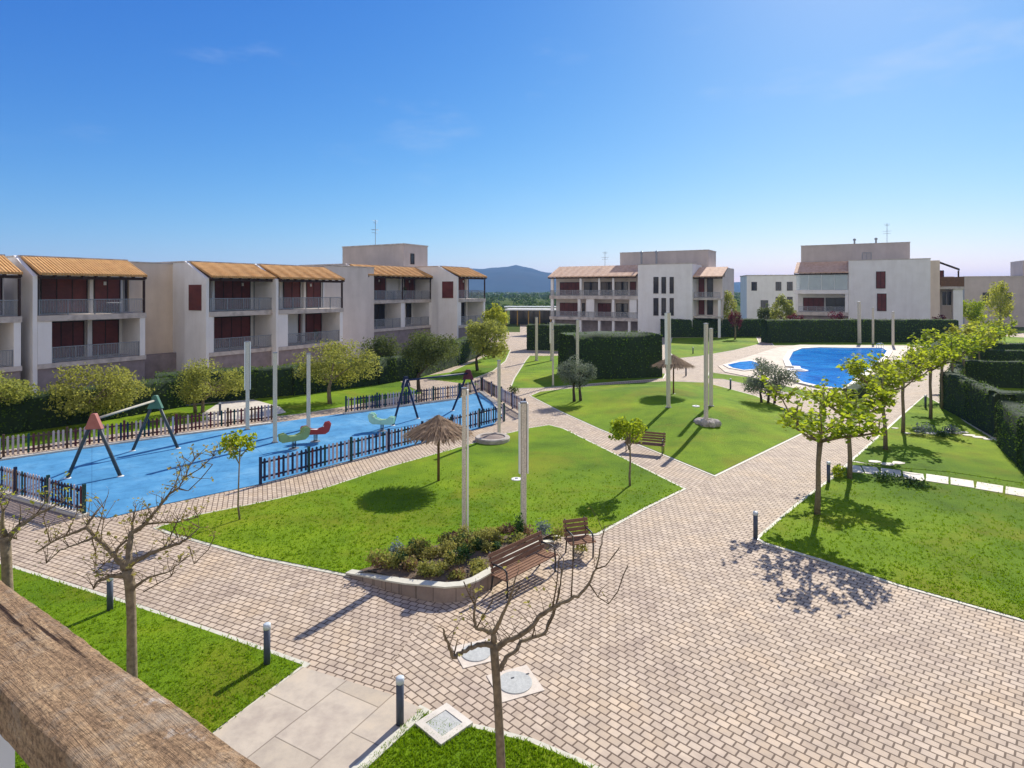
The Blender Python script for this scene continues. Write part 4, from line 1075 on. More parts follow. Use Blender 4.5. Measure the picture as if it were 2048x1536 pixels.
# ------------------------------------------------------------------ hedges
def hedge(label, pts, h, w, seed=1, dens=55, size=.09, leaf='leaf_hedge', group='clipped hedges', name='hedge', top_bump=.05, sides=True):
    rng = random.Random(seed)
    pts = [Vector((p[0], p[1], 0)) for p in pts]
    cen = sum(pts, Vector())/len(pts)
    t = thing(name, label, 'hedge', cen, 0, group)
    core = MB(); lf = MB()
    for a, b in zip(pts[:-1], pts[1:]):
        a = a-cen; b = b-cen
        d = (b-a); L = d.length; d.normalize(); nn = Vector((-d.y, d.x, 0))
        ns = max(1, int(L/.8))
        prof = [(-w/2,0),(-w/2*.98,h*.5),(-w/2*.95,h*.93),(-w*.38,h),(0,h*1.01),(w*.38,h),(w/2*.95,h*.93),(w/2*.98,h*.5),(w/2,0)]
        vs = []
        for i in range(ns+1):
            c = a + d*((L+w)*i/ns - w/2)
            for (o, z) in prof:
                j = mnoise.noise(Vector((c.x*1.3+o, c.y*1.3, z*1.3+seed)))*.11
                vs.append(c + nn*(o*(1+j*.6)) + Vector((0,0,max(0, z*(1+j*.5)))))
        m = len(prof)
        fs = [(i*m+k, i*m+k+1, (i+1)*m+k+1, (i+1)*m+k) for i in range(ns) for k in range(m-1)]
        fs += [tuple(range(m)), tuple(ns*m+k for k in range(m-1,-1,-1))]
        core.add(vs, fs)
        area = L*(2*h+w) + 2*w*h
        for _ in range(int(area*dens)):
            r = rng.random()*(2*h+w); x = rng.uniform(-w/2, L+w/2)
            if r < h: o, z, nr = -w/2, r, -nn
            elif r < h+w: o, z, nr = r-h-w/2, h, Vector((0,0,1))
            else: o, z, nr = w/2, r-h-w, nn
            if rng.random() < w/(L+w)*.6: x = -w/2 if rng.random() < .5 else L+w/2; o = rng.uniform(-w/2,w/2); z = rng.random()*h; nr = d if x > 0 else -d
            p = a + d*x + nn*o + Vector((0,0,z)) + nr*(rng.uniform(-.04,.07) if rng.random() < .93 else rng.uniform(.05,.2))
            if nr.z > .5: p.z += mnoise.noise(p*1.1)*top_bump
            lf.leaf(p, (nr*1.1+Vector((rng.gauss(0,.6), rng.gauss(0,.6), rng.gauss(.2,.6)))).normalized(), size*rng.uniform(.6,1.4), rng)
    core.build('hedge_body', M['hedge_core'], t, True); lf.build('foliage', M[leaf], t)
    return t
def hx(u, v): return tuple(G(u, v)[:2])
hedge('long dark hedge below the terraced houses, left of the set-back wall', [tuple(G(-520,955)[:2]), hx(-200,898), hx(0,866), hx(200,838), hx(330,816)], 1.75, 1.6, 1, 45, .13)
hedge('long dark hedge below the terraced houses, right of the set-back wall', [hx(345,806), hx(480,796), hx(600,786), hx(760,765), hx(800,758)], 1.9, 1.8, 2, 40, .14)
hedge('dark hedge running back beside the receding path to the end house', [hx(830,752), hx(905,728), hx(960,706)], 2.1, 1.8, 3, 30, .16)
b0, b1 = G(1152,762), G(1326,755)
d_ = (b1-b0).normalized(); n_ = Vector((-d_.y, d_.x, 0))
hedge('tall square hedge block in the middle of the lawns, dark side facing us', [tuple((b0+n_*2.2+d_*2.1)[:2]), tuple((b1+n_*2.2-d_*2.1)[:2])], 3.5, 4.2, 4, 45, .13)
hedge('dark hedge at the corner of the receding path below the apartment block', [hx(1072,699), hx(1140,700)], 3.0, 2.0, 5, 30, .16)
hedge('dark hedge behind the far bright lawn, below the slit windowed block', [hx(1336,674), hx(1512,673)], 2.7, 1.8, 6, 24, .18)
hedge('long dark hedge behind the pool below the glazed balcony block', [hx(1541,685), hx(1700,684), hx(1895,684)], 3.1, 1.8, 7, 24, .18)
hedge('low hedge strip between the pool lawn and the main path', [hx(1700,800), hx(1790,752), hx(1860,706), hx(1892,688)], .75, .8, 8, 60, .09)
hedge('head high clipped hedge along the lawn beyond the pollarded trees, near piece', [hx(1902,818), hx(1950,843), hx(2003,872)], 2.1, .9, 9, 80, .085)
hedge('clipped hedge turning right from the corner of the long clipped hedge', [hx(2008,872), hx(2110,874), hx(2300,878)], 2.1, .9, 10, 60, .085)
hedge('clipped hedge block at the right frame edge with rounded pale top', [hx(2030,900), hx(2080,945), hx(2190,1010)], 2.05, 1.1, 11, 90, .085)
hedge('second clipped garden hedge behind the long clipped one', [hx(1922,772), hx(2050,776), hx(2300,782)], 1.9, 1.0, 12, 45, .11)
hedge('third clipped garden hedge, back from the lawn', [hx(1938,740), hx(2060,742), hx(2300,746)], 1.8, 1.0, 13, 40, .12)
hedge('fourth clipped garden hedge with yellowish top, farthest from the lawn', [hx(1962,716), hx(2060,717), hx(2300,719)], 1.6, 1.2, 14, 35, .13, leaf='leaf_deep')
hedge('clipped hedge returning along the main path beside the far garden plots', [hx(1899,812), hx(1915,775), hx(1932,738), hx(1955,712), hx(1985,684)], 1.7, .8, 15, 45, .1)
# low plants beside bollard and stones
def shrub(label, base, rx, rz, leaf, n, size, seed, group, name='shrub', cat='plant', up=.5):
    rng = random.Random(seed); b = Vector(base)
    mb = MB()
    cl = [((rng.uniform(-.42,.42)*rx, rng.uniform(-.42,.42)*rx, rz*rng.uniform(.35,.6)), (rx*.6, rx*.6, rz*.5)) for _ in range(5)]
    leaf_cloud(mb, cl, n, size, rng, shell=.3)
    st = len(mb.f)
    o = mb.build(name, M[leaf], None, loc=b, rot=0)
    return tag(o, label, cat, group)
shrub('low green plant at the foot of the bollard by the stepping stones', G(1676,955), .45, .5, 'leaf_mul', 180, .12, 61, 'low plants by the stepping stones')
shrub('dark green patch of plants along the near edge of the stepping stones', G(1770,962), .7, .3, 'leaf_deep', 240, .10, 62, 'low plants by the stepping stones')
shrub('dark green plant cluster in the lawn below the fourth stepping stone', G(1830,972), .7, .28, 'leaf_deep', 220, .10, 63, 'low plants by the stepping stones')
shrub('grey leaved shrub among the flagstones between two trunks', G(1848,872), .55, .65, 'leaf_lav', 300, .09, 64, 'plants among the flagstones')
shrub('rounded grey green shrub on the lawn beyond the flagstones', G(1905,868), .6, .45, 'leaf_lav', 260, .09, 65, 'plants among the flagstones')
shrub('dark low shrub casting shade beside the flagstones near the hedge', G(1885,874), .45, .35, 'leaf_deep', 200, .09, 66, 'plants among the flagstones')
shrub('small dark bush at the edge of the playground fence by the paved pad', G(1030,786), .6, .5, 'leaf_dull', 260, .12, 67, 'bushes by the playground corner')
# orchard and far wood: reads as one mass
rng = random.Random(77); mb = MB()
for k in range(420):
    y = rng.uniform(150, 620); x = rng.uniform(-.30, .95)*y
    if -.02*y > x > -.06*y and y < 165: continue
    if y < 200 and .3 < x/y: continue
    h_ = rng.uniform(1.7, 2.9) if y < 330 else rng.uniform(2.0, 5.0); r_ = rng.uniform(2.4, 4.2)
    for q in range(46):
        d = Vector((rng.gauss(0,1), rng.gauss(0,1), abs(rng.gauss(0,1)))).normalized()
        mb.leaf((x+d.x*r_, y+d.y*r_, h_*.35+d.z*h_), (d+Vector((rng.gauss(0,.5), rng.gauss(0,.5), .3))).normalized(), 1.3*rng.uniform(.6,1.4), rng, .8)
for k in range(520):
    y = rng.uniform(620, 2150); x = rng.choice(((-.075,.085),(.32,.42),(.70,.98)))
    x = rng.uniform(*x)*y; h_ = rng.uniform(3.0, 5.6); r_ = rng.uniform(6, 16)
    for q in range(16):
        d = Vector((rng.gauss(0,1), rng.gauss(0,1), abs(rng.gauss(0,1)))).normalized()
        mb.leaf((x+d.x*r_, y+d.y*r_, d.z*h_), (d+Vector((rng.gauss(0,.5), rng.gauss(0,.5), .3))).normalized(), 6*rng.uniform(.6,1.4), rng, .8)
tag(mb.build('orchard', M['leaf_deep']), 'low green mass of far orchard trees', 'orchard', kind='stuff')
# ------------------------------------------------------------------ posts, bollards, parasols
def light_post(label, ub, vb, vt, wings='none', seed=0, w=.17, rz=.5, lean=0.0):
    b = Gm(ub, vb); h = (vb-vt)*b.y/F; w *= .84
    t = thing('light_post', label, 'post', b, rz, 'tall pale garden posts')
    mb = MB(); mb.box(-w/2, w/2, -w/2, w/2, -.05, h); o = mb.build('post', M['post_pale'], t, bevel=.012)
    mb = MB(); mb.box(-w/2-.012, w/2+.012, -w/2-.012, w/2+.012, h+.001, h+.04); mb.build('cap', M['metal_grey'], t)
    if wings != 'none':
        f0 = h*(.46 if wings == 'both' else .0)
        for sx in ((-1, 1) if wings == 'both' else (1,)):
            mb = MB(); mb.box(*sorted((sx*(w/2+.02), sx*(w/2+.06 if wings == 'both' else w/2+.075))), -w*.55, w*.55, f0+.002, h*(1.0 if wings == 'both' else .995)); mb.build('fin', M['post_fin'], t)
    mb = MB(); mb.box(-w*.75, w*.75, -w*.75, w*.75, -.02, .06); mb.build('foot', M['metal_grey'], t)
    t.rotation_euler.y = lean
    return t
light_post('tall pale post with white strip standing at the back of the shrub bed', 928, 1076, 778, 'one', rz=.1, w=.14)
light_post('pale post with two white upper fins standing in the shrub bed, nearest the benches', 1047, 1066, 806, 'both', rz=.15, w=.18)
light_post('pale post rising from the round stone planter by the playground corner', 998, 872, 722, 'none', w=.15)
light_post('finned tall post at the far edge of the blue playground, behind the sapling', 495, 860, 684, 'both', w=.2)
light_post('bare pale post standing on the blue playground, second from the sapling', 550, 886, 706, 'none', w=.2)
light_post('slim pale post on the blue playground next to the red spring toy', 617, 858, 708, 'none', w=.2)
light_post('tallest pale post with fins beside the far thatched parasol', 1337, 816, 626, 'both', w=.2, lean=-.012)
light_post('pale post rising from the stone ring on the raised lawn', 1412, 846, 648, 'none', w=.19)
light_post('slimmer pale post just behind the one in the stone ring', 1422, 813, 658, 'none', w=.19)
light_post('thin post left of the dark hedge at the receding path', 1073, 722, 635, 'none', w=.25)
light_post('finned post between the receding path and the tall hedge block', 1103, 722, 645, 'both', w=.25)
light_post('thin pale post in the lawn beside the silvery olive tree', 1106, 772, 660, 'none', w=.13)
light_post('thin post standing at the left corner of the tall hedge block', 1155, 768, 640, 'none', w=.2)
light_post('leftmost of the three pale posts behind the pool, slightly leaning', 1719, 687, 604, 'none', w=.38, lean=-.02)
light_post('middle of the three pale posts behind the pool', 1746, 688, 616, 'none', w=.25)
light_post('rightmost of the three pale posts behind the pool', 1786, 693, 624, 'none', w=.28)

def bollard(label, ub, vb, hh=.78):
    b = G(ub, vb)
    t = thing('bollard', label, 'bollard', b, .6, 'bollard lights along the paths')
    mb = MB(); mb.lathe([(.062,0),(.062,hh-.10)], 14); mb.build('column', M['bollard'], t, True)
    mb = MB(); mb.lathe([(.068,hh-.10),(.068,hh-.012),(.05,hh)], 14); mb.build('cap', M['bollard_cap'], t, True)
    mb = MB(); mb.lathe([(.09,0),(.09,.015),(.066,.02)], 14); mb.build('base_plate', M['metal_grey'], t)
    return t
bollard('blue grey bollard in the front lawn partly behind the knotted bare tree', 220, 1222)
bollard('blue grey bollard on the lawn edge beside the slab walk, shadow across the grass', 534, 1330)
bollard('blue grey bollard at the right edge of the slab walk, the nearest one', 800, 1450)
bollard('blue grey bollard at the plaza corner of the right lawn', 1511, 1078)
bollard('blue grey bollard in front of the second pollarded tree at the path edge', 1657, 966)
bollard('small bollard beside the main path near the hedge corner', 1851, 816)
bollard('small dark bollard at the edge of the raised lawn nearest the pool', 1461, 779)
bollard('small dark bollard beside the far thatched parasol', 1372, 752)
bollard('small dark bollard by the far bright lawn', 1386, 708)
bollard('small dark bollard by the paved pad behind the playground fence', 440, 832)

def parasol(label, ub, vb, seed, rr=1.18, h=2.45, rim=1.78):
    rng = random.Random(seed); b = Gm(ub, vb)
    t = thing('thatched_parasol', label, 'parasol', b, 0, 'thatched parasols on the lawns')
    mb = MB(); mb.lathe([(.05,-.05),(.045,h-.1)], 10); mb.build('pole', M['pole_brown'], t, True)
    mb = MB(); mb.lathe([(.14,-.02),(.14,.02),(.06,.03)], 12); mb.build('foot', M['metal_dark'], t)
    cb = MB()
    cb.lathe([(rr*.93, rim+.02),(rr*.5, rim+.33),(.1, h-.06),(.02, h)], 28)
    cb.lathe([(rr*.90, rim-.0),(.06, rim+.5)], 28, cap=False)
    for k in range(1900):
        a = rng.uniform(0, 2*PI); q = rng.random()**.6
        r0 = rr*q; z0 = h-(h-rim)*q**.9
        L = rng.uniform(.16,.32); d = Vector((math.cos(a), math.sin(a), -(h-rim)/rr*1.0+rng.gauss(0,.15))).normalized()
        s_ = Vector((-math.sin(a), math.cos(a), 0))*rng.uniform(.012,.03)
        p = Vector((math.cos(a)*r0, math.sin(a)*r0, z0+rng.uniform(.0,.04)))
        e = p+d*L; up = Vector((0,0,.03))
        cb.add([p-s_, p+s_, e+s_*.5, e-s_*.5], [(0,1,2,3)])
    cb.build('canopy', M['thatch'], t)
    mb = MB()
    for k in range(8):
        a = 2*PI*k/8; mb.tube([(0,0,h-.15),(math.cos(a)*rr*.88, math.sin(a)*rr*.88, rim-.01)], .014, 5)
    mb.build('frame', M['pole_brown'], t)
parasol('thatched straw parasol on the central lawn, its oval shadow on the grass', 877, 963, 1)
parasol('thatched straw parasol on the raised lawn beside the tallest post', 1347, 788, 2)

# ------------------------------------------------------------------ playground
PK = ['navy','teal','maroon','brown','lilac','pink']
def fence(label, p0, p1, seed, wts, h=.92, pm=('navy','teal','navy')):
    rng = random.Random(seed)
    p0 = Vector((p0[0],p0[1],0)); p1 = Vector((p1[0],p1[1],0)); d = p1-p0; L = d.length
    t = thing('picket_fence', label, 'fence', (p0.x,p0.y,.02), math.atan2(d.y,d.x), 'colourful picket fences round the playground')
    nb = max(1, round(L/2.0)); bl = L/nb
    for k in range(nb+1):
        mb = MB(); mb.box(k*bl-.045, k*bl+.045, -.045, .045, -.02, h+.06); mb.build('post', M[pm[0] if rng.random() < .6 else pm[1]], t, bevel=.01)
    for k in range(nb):
        mb = MB(); x0 = k*bl+.05; x1 = (k+1)*bl-.05; n = int((x1-x0)/.17); pitch = (x1-x0)/n
        for q in range(n):
            mb.m = rng.choices(range(6), wts)[0]
            x = x0+(q+.5)*pitch; w = .042; hh = h-rng.uniform(0,.03)
            mb.add([(x-w,-.035,.08),(x+w,-.035,.08),(x+w,-.035,hh-.04),(x,-.035,hh),(x-w,-.035,hh-.04),
                    (x-w,-.012,.08),(x+w,-.012,.08),(x+w,-.012,hh-.04),(x,-.012,hh),(x-w,-.012,hh-.04)],
                   [(0,1,2,3,4),(9,8,7,6,5),(0,5,6,1),(1,6,7,2),(2,7,8,3),(3,8,9,4),(4,9,5,0)])
        mb.build('picket_panel', [M[x] for x in PK], t)
        rb = MB()
        for z in (.18, h-.2): rb.box(x0-.004, x1+.004, -.011, .028, z, z+.07)
        rb.build('rail', M[pm[2]], t)
    return t
fence('dark blue and teal picket fence along the front of the blue playground', G(521,969), G(1008,843), 1, (3,1.5,1,.2,5,.6))
fence('picket fence at the near left end of the playground, beside the gravel strip', G(-135,944), G(168,1032), 2, (3,1,1,.4,4,1))
fence('red and brown picket fence behind the swing with red cap', G(-135,936), G(352,869), 3, (.7,.6,1.4,2,.8,4.5), pm=('brown','maroon','brown'))
fence('red and brown picket fence ending at the paved pad behind the playground', G(354,868.5), G(548,842), 4, (.5,.5,2,1.5,.8,4.5), pm=('brown','maroon','brown'))
fence('mixed colour picket fence under the large yellow green tree', G(692,827), G(918,797), 5, (2,1.5,1.2,1.5,2,2.5))
fence('short picket fence across the far end of the playground', G(920,796.5), G(962,783), 6, (2,1.5,1.2,1.5,2,2.5))
fence('lilac and maroon picket fence along the far corner of the playground', G(965,782.5), G(1050,832), 7, (1.6,.8,1.5,.6,4,2))

def leg_tube(mb, a, b, r): mb.tube([a, b], r, 8)
def swing(label, a0, a1, b0, b1, hgt, legm, capA, capB, beamm, legr=.06):
    cA = (a0+a1)/2; cB = (b0+b1)/2
    t = thing('swing_frame', label, 'swing', (cA+cB)/2+Vector((0,0,.02)))
    o = (cA+cB)/2
    tA = Vector((cA.x, cA.y, hgt))-o; tB = Vector((cB.x, cB.y, hgt))-o
    for f_, tp in ((a0,tA),(a1,tA),(b0,tB),(b1,tB)):
        mb = MB(); p = f_-o; mb.tube([p, p+(tp-p)*.97], legr, 8); mb.build('leg', M[legm], t, True)
        mb = MB(); mb.lathe([(.12,0),(.12,.02),(.07,.04)], 12, p); mb.build('foot', M['metal_white'], t)
    mb = MB(); mb.tube([tA-(tB-tA).normalized()*.08+Vector((0,0,-.12)), tB+(tB-tA).normalized()*.08+Vector((0,0,-.12))], .05, 8); mb.build('beam', M[beamm], t, True)
    for tp, q, cm in ((tA, (a1-a0).normalized(), capA), (tB, (b1-b0).normalized(), capB)):
        nn = (tB-tA).normalized(); 
        mb = MB(); A = tp+Vector((0,0,.10)); B1 = tp-q*.30+Vector((0,0,-.48)); B2 = tp+q*.30+Vector((0,0,-.48)); C1 = tp-q*.07+Vector((0,0,.10)); C2 = tp+q*.07+Vector((0,0,.10))
        for sg in (-1,):
            off = nn*.085
            mb.add([B1-off, B2-off, C2-off, C1-off, B1+off, B2+off, C2+off, C1+off], [(0,1,2,3),(7,6,5,4),(0,4,5,1),(1,5,6,2),(2,6,7,3),(3,7,4,0)])
        mb.build('cap_plate', M[cm], t, bevel=.015)
    return t
swing('swing frame with faded red cap and green cap at the near end of the playground', G(135,958), G(241,954), G(265,903), G(356,898), 2.3, 'swing_leg', 'redfade', 'green', 'beam_light', .065)
swing('dark blue climbing swing frame at the far end of the playground', G(786,852), G(836,838), G(905,822), G(968,826), 2.35, 'navy', 'navy', 'maroon', 'navy', .06)

def spring_toy(label, ub, vb, body, trim, rz, seed):
    b = G(ub, vb, .025)
    t = thing('spring_toy', label, 'spring toy', b, rz, 'spring toys on the playground')
    mb = MB(); mb.lathe([(.22,0),(.22,.02),(.1,.03)], 14); mb.build('foot', M['metal_grey'], t)
    mb = MB(); pts = [(.085*math.cos(k*.7), .085*math.sin(k*.7), .03+.32*k/50) for k in range(51)]; mb.tube(pts, .016, 5); mb.build('spring', M['metal_dark'], t)
    out = [(-.62,.36),(-.55,.30),(.45,.30),(.62,.42),(.70,.72),(.60,.86),(.40,.82),(.30,.60),(.05,.52),(-.25,.55),(-.42,.70),(-.66,.66)]
    for sy in (-.14, .10):
        mb = MB(); n = len(out)
        mb.add([(x,sy,z+.05) for x,z in out]+[(x,sy+.04,z+.05) for x,z in out], [tuple(range(n)), tuple(range(2*n-1,n-1,-1))]+[(i+n,(i+1)%n+n,(i+1)%n,i) for i in range(n)])
        mb.build('side_panel', M[body], t)
    mb = MB(); mb.box(-.30,.12,-.099,.099,.52,.57); mb.build('seat', M[trim], t, bevel=.01)
    mb = MB(); mb.tube([(.38,-.30,.74),(.38,.30,.74)], .02, 6); mb.build('handle', M[trim], t)
    return t
spring_toy('lime green spring toy on the blue playground, nearest the front fence', 588, 897, 'lime', 'lime', .7, 1)
spring_toy('red spring toy with white trim on the blue playground', 631, 883, 'red', 'metal_white', .2, 2)
spring_toy('pale aqua spring toy toward the far end of the playground', 764, 862, 'aqua', 'lime', 3.0, 3)

# ------------------------------------------------------------------ benches
def bench(label, c, rz, L=1.8, cat='bench', group='slatted benches', name='bench'):
    t = thing(name, label, cat, c, rz, group)
    for sx in (-1, 1):
        x = sx*(L/2-.08); mb = MB()
        mb.tube([(x,-.27,0),(x,-.29,.30),(x,-.26,.58),(x,-.16,.63),(x,.10,.63),(x,.2,.62)], .022, 7)
        mb.tube([(x,.24,0),(x,.17,.38),(x,.22,.62),(x,.30,.88)], .022, 7)
        mb.tube([(x,-.285,.38),(x,.17,.36)], .02, 7)
        mb.build('leg', M['metal_dark'], t, True)
    for k in range(5):
        mb = MB(); y = -.26+.10*k; mb.box(-L/2, L/2, y-.04, y+.04, .40, .43); mb.build('seat_slat', M['bench_wood'], t, bevel=.006)
    for k in range(4):
        z = .50+.105*k; y = .165+(z-.4)*.26
        mb = MB(); T = Matrix.Translation((0,y,z)) @ Matrix.Rotation(-.26, 4, 'X'); mb.box(-L/2, L/2, -.043, -.018, -.043, .043, T); mb.build('back_slat', M['bench_wood'], t, bevel=.006)
    return t
bench('long slatted wooden bench set along the curved planter wall', (.28, 14.52, .005), R(47), 1.9)
bench('single slatted wooden armchair at the end of the planter', (1.78, 15.95, .005), R(18), .72, 'chair', 'slatted benches', 'armchair')
bench('dark slatted bench under the small tree at the crossing path', tuple(G(1290,905)), R(-22), 1.7)

# ------------------------------------------------------------------ planter, shrubs
wall_px = [(692,1151),(730,1164),(770,1179),(812,1193),(852,1202),(890,1206),(925,1203),(955,1192),(985,1174),(1015,1152),(1050,1127),(1085,1104),(1108,1090)]
wp = [G(u, v) for u, v in wall_px]
t = thing('planter', 'curved low stone planter wall with pale coping round the shrub bed', 'planter', wp[5]); o0 = wp[5]
def sweep(mb, pts, offs, z0, z1, hfun=None):
    """a wall along pts between two sideways offsets"""
    n = len(pts); a = []; b = []
    for i in range(n):
        d = (pts[min(i+1,n-1)]-pts[max(i-1,0)]).normalized(); nn = Vector((-d.y,d.x,0))
        a.append(pts[i]+nn*offs[0]); b.append(pts[i]+nn*offs[1])
    vs = []
    for i in range(n):
        f = hfun(i/(n-1)) if hfun else 1
        for q, z in ((a[i],z0),(b[i],z0),(b[i],z1),(a[i],z1)):
            vs.append(Vector((q.x,q.y,z if z == z0 and z0 <= 0.01 else z*f if z0 <= .01 else (z0*f if z == z0 else z0*f+(z1-z0)))))
    fs = [(i*4+k, i*4+(k+1)%4, (i+1)*4+(k+1)%4, (i+1)*4+k) for i in range(n-1) for k in range(4)]+[(3,2,1,0),tuple((n-1)*4+k for k in range(4))]
    mb.add(vs, fs)
hf = lambda f: .12+.88*min(1, f*3.2, (1.02-f)*6)
loc = [p-o0 for p in wp]
mb = MB(); sweep(mb, loc, (0,.17), 0, .33, hf); mb.build('wall', M['planter_wall'], t)
mb = MB(); sweep(mb, loc, (-.02,.20), .332, .37, hf); mb.build('coping', M['kerb'], t)
bed = [G(u, v) for u, v in ((700,1151),(745,1162),(790,1175),(850,1194),(900,1197),(950,1180),(1000,1150),(1050,1115),(1100,1086),(1125,1072),(1060,1073),(920,1079),(800,1119))]
mb = MB()
n = len(bed); cz = sum((p-o0 for p in bed), Vector())/n
mb.add([Vector(((p-o0).x, (p-o0).y, .06 if (i == 0 or i > 8) else .24)) for i, p in enumerate(bed)]+[Vector((cz.x,cz.y,.30))], [(i,(i+1)%n,n) for i in range(n)])
so = mb.build('soil', M['soil'], t)
rng = random.Random(9); bp = [tuple(p[:2]) for p in bed]
k = 0; tries = 0
kinds = [('leaf_bed','yellow brown lantana clump'),('leaf_rust','rust brown shrub clump'),('leaf_bed','yellow brown lantana clump'),('leaf_deep','dark green shrub clump')]
gl = {'leaf_bed':'yellow brown clumps in the planter bed','leaf_rust':'rust brown clumps in the planter bed','leaf_deep':'dark green clumps in the planter bed'}
while k < 50 and tries < 4000:
    tries += 1
    x = rng.uniform(-3.6, 1.6); y = rng.uniform(13.4, 17.6)
    if not inpoly(x, y, bp) or edge_dist(x, y, bp) < .22: continue
    lf, lb_ = kinds[rng.choices(range(4), (5,1.8,4,1.2))[0]]
    shrub(lb_+' in the planter bed', (x, y, .2), rng.uniform(.22,.40), rng.uniform(.22,.44), lf, 300, .07, 200+k, gl[lf], 'bed_plant'); k += 1
shrub('grey blue lavender bush at the lawn edge of the planter bed', G(792,1120,.1), .34, .48, 'leaf_lav', 420, .06, 301, 'lavender bushes in the planter bed', 'lavender')
shrub('grey blue lavender bush behind the long bench', G(1084,1072,.1), .30, .5, 'leaf_lav', 380, .06, 302, 'lavender bushes in the planter bed', 'lavender')
shrub('narrow dark upright shrub at the foot of the finned post', G(1037,1082,.1), .20, .85, 'leaf_deep', 380, .07, 303, None, 'upright_shrub')
shrub('dark little bush at the tip of the planter bed', G(770,1142,.1), .2, .35, 'leaf_rust', 160, .06, 304, None, 'bed_plant')
shrub('yellowish grass clump beside the slatted armchair', G(1118,1082,.02), .3, .45, 'leaf_bed', 240, .07, 305, None, 'bed_plant')
shrub('yellow green weed clump under the slatted armchair seat', G(1160,1104,.0), .26, .3, 'leaf_bed', 160, .06, 306, None, 'bed_plant')

# stone rings
t = thing('stone_planter', 'low round stone planter round the post by the playground corner', 'planter', G(985,882))
mb = MB(); mb.lathe([(.80,0),(.82,.17),(.78,.22),(.60,.22),(.58,.15)], 26, cap=False); mb.build('wall', M['rock'], t)
mb = MB(); mb.lathe([(.585,.0),(.585,.17),(.1,.25)], 22); mb.build('soil', M['gravel'], t)
t = thing('rock_ring', 'small heap of rocks at the foot of the post on the raised lawn', 'rocks', Gm(1413,848))
rng = random.Random(4)
for k in range(9):
    a = 2*PI*k/9; r_ = rng.uniform(.2,.3); mb = MB()
    bm = bmesh.new(); bmesh.ops.create_icosphere(bm, subdivisions=2, radius=r_)
    for v in bm.verts: v.co *= 1+.35*mnoise.noise(v.co*4+Vector((k,0,0))); v.co.z *= .75
    for v in bm.verts: v.co += Vector((math.cos(a)*.42, math.sin(a)*.42, .1))
    mb.add([v.co for v in bm.verts], [tuple(x.index for x in f.verts) for f in bm.faces]); bm.free()
    mb.build('rock', M['rock'], t)

# covers in the paving
def round_cover(label, u, v, r):
    t = thing('manhole_cover', label, 'manhole cover', G(u, v, .004), .4, 'round manhole covers in the plaza')
    mb = MB(); mb.prism([(-r*1.3,-r*1.25),(r*1.3,-r*1.25),(r*1.3,r*1.25),(-r*1.3,r*1.25)], 0, .008); mb.build('surround', M['mortar'], t)
    mb = MB(); mb.lathe([(r,.008),(r,.018),(r*.97,.022)], 32); mb.build('cover', M['manhole'], t)
    for q in range(2):
        mb = MB(); mb.box(-.03+q*.3, .03+q*.3, .1, .13, .022, .026); mb.build('lifting_slot', M['metal_dark'], t)
round_cover('grey round cover farther from the balcony, left of the bare trunk', 952, 1306, .29)
round_cover('grey round cover nearer the balcony, right of the bare trunk', 1030, 1366, .31)
t = thing('inspection_hatch', 'square inspection hatch with pale concrete rim at the lawn edge', 'hatch', G(888,1451,.02), R(-44))
mb = MB(); r_ = .33
for x0, x1, y0, y1 in ((-r_,r_,-r_,-.21),(-r_,r_,.21,r_),(-r_,-.21,-.21,.21),(.21,r_,-.21,.21)): mb.box(x0,x1,y0,y1,0,.05)
mb.build('rim', M['stone_light'], t)
mb = MB(); mb.box(-.209,.209,-.209,.209,0,.04); mb.build('cover', M['manhole'], t)
def lawn_cap(label, p):
    t = thing('drain_cap', label, 'drain cap', p, 0, 'pale caps set in the lawns')
    mb = MB(); mb.lathe([(.2,.0),(.2,.045),(.15,.06)], 16); mb.build('cap', M['render_white'], t)
    mb = MB(); mb.lathe([(.06,.06),(.06,.075)], 10); mb.build('knob', M['metal_grey'], t)
p = G(1033,960); lawn_cap('white round drain cap in the central lawn beside the finned post', p)
p = Gm(1392,814); lawn_cap('white drain cap in the raised lawn between posts', (p.x,p.y,p.z+.02))

# parked car far off
t = thing('parked_car', 'white hatchback parked far off beside the distant white block', 'car', (39.0, 98, .0), R(-20))
mb = MB()
prof = [(-2.0,.35),(-2.0,.85),(-1.85,1.0),(-1.2,1.45),(.45,1.48),(1.15,1.0),(1.95,.85),(2.05,.4)]
n = len(prof); mb.add([(x,-.85,z) for x,z in prof]+[(x,.85,z) for x,z in prof], [tuple(range(n)), tuple(range(2*n-1,n-1,-1))]+[(i+n,(i+1)%n+n,(i+1)%n,i) for i in range(n)])
mb.build('body', M['car_white'], t, bevel=.06)
mb = MB(); mb.add([(-1.2,-.86,1.02),(.95,-.86,1.02),(.4,-.86,1.38),(-1.0,-.86,1.38),(-1.2,.86,1.02),(.95,.86,1.02),(.4,.86,1.38),(-1.0,.86,1.38)], [(0,1,2,3),(7,6,5,4)]); mb.build('window', M['dark_room'], t)
for x in (-1.3,1.3):
    for y in (-.8,.8):
        mb = MB(); mb.tube([(x,y-.1,.32),(x,y+.1,.32)], .32, 14); mb.build('wheel', M['tyre'], t)

# ------------------------------------------------------------------ the balcony handrail in front
hd = .65; z_top = H-hd
d = Vector((-math.sin(R(56.7)), math.cos(R(56.7)), 0)); nn = Vector((math.cos(R(56.7)), math.sin(R(56.7)), 0))
pA = Vector(((272-1024)/(1343-HZ)*hd, F*hd/(1343-HZ), 0))       # a point of the far edge
t = thing('balcony_railing', 'weathered wooden handrail of the balcony close to us, worn and lichened', 'railing', (pA.x, pA.y, z_top), math.atan2(-d.y, -d.x))
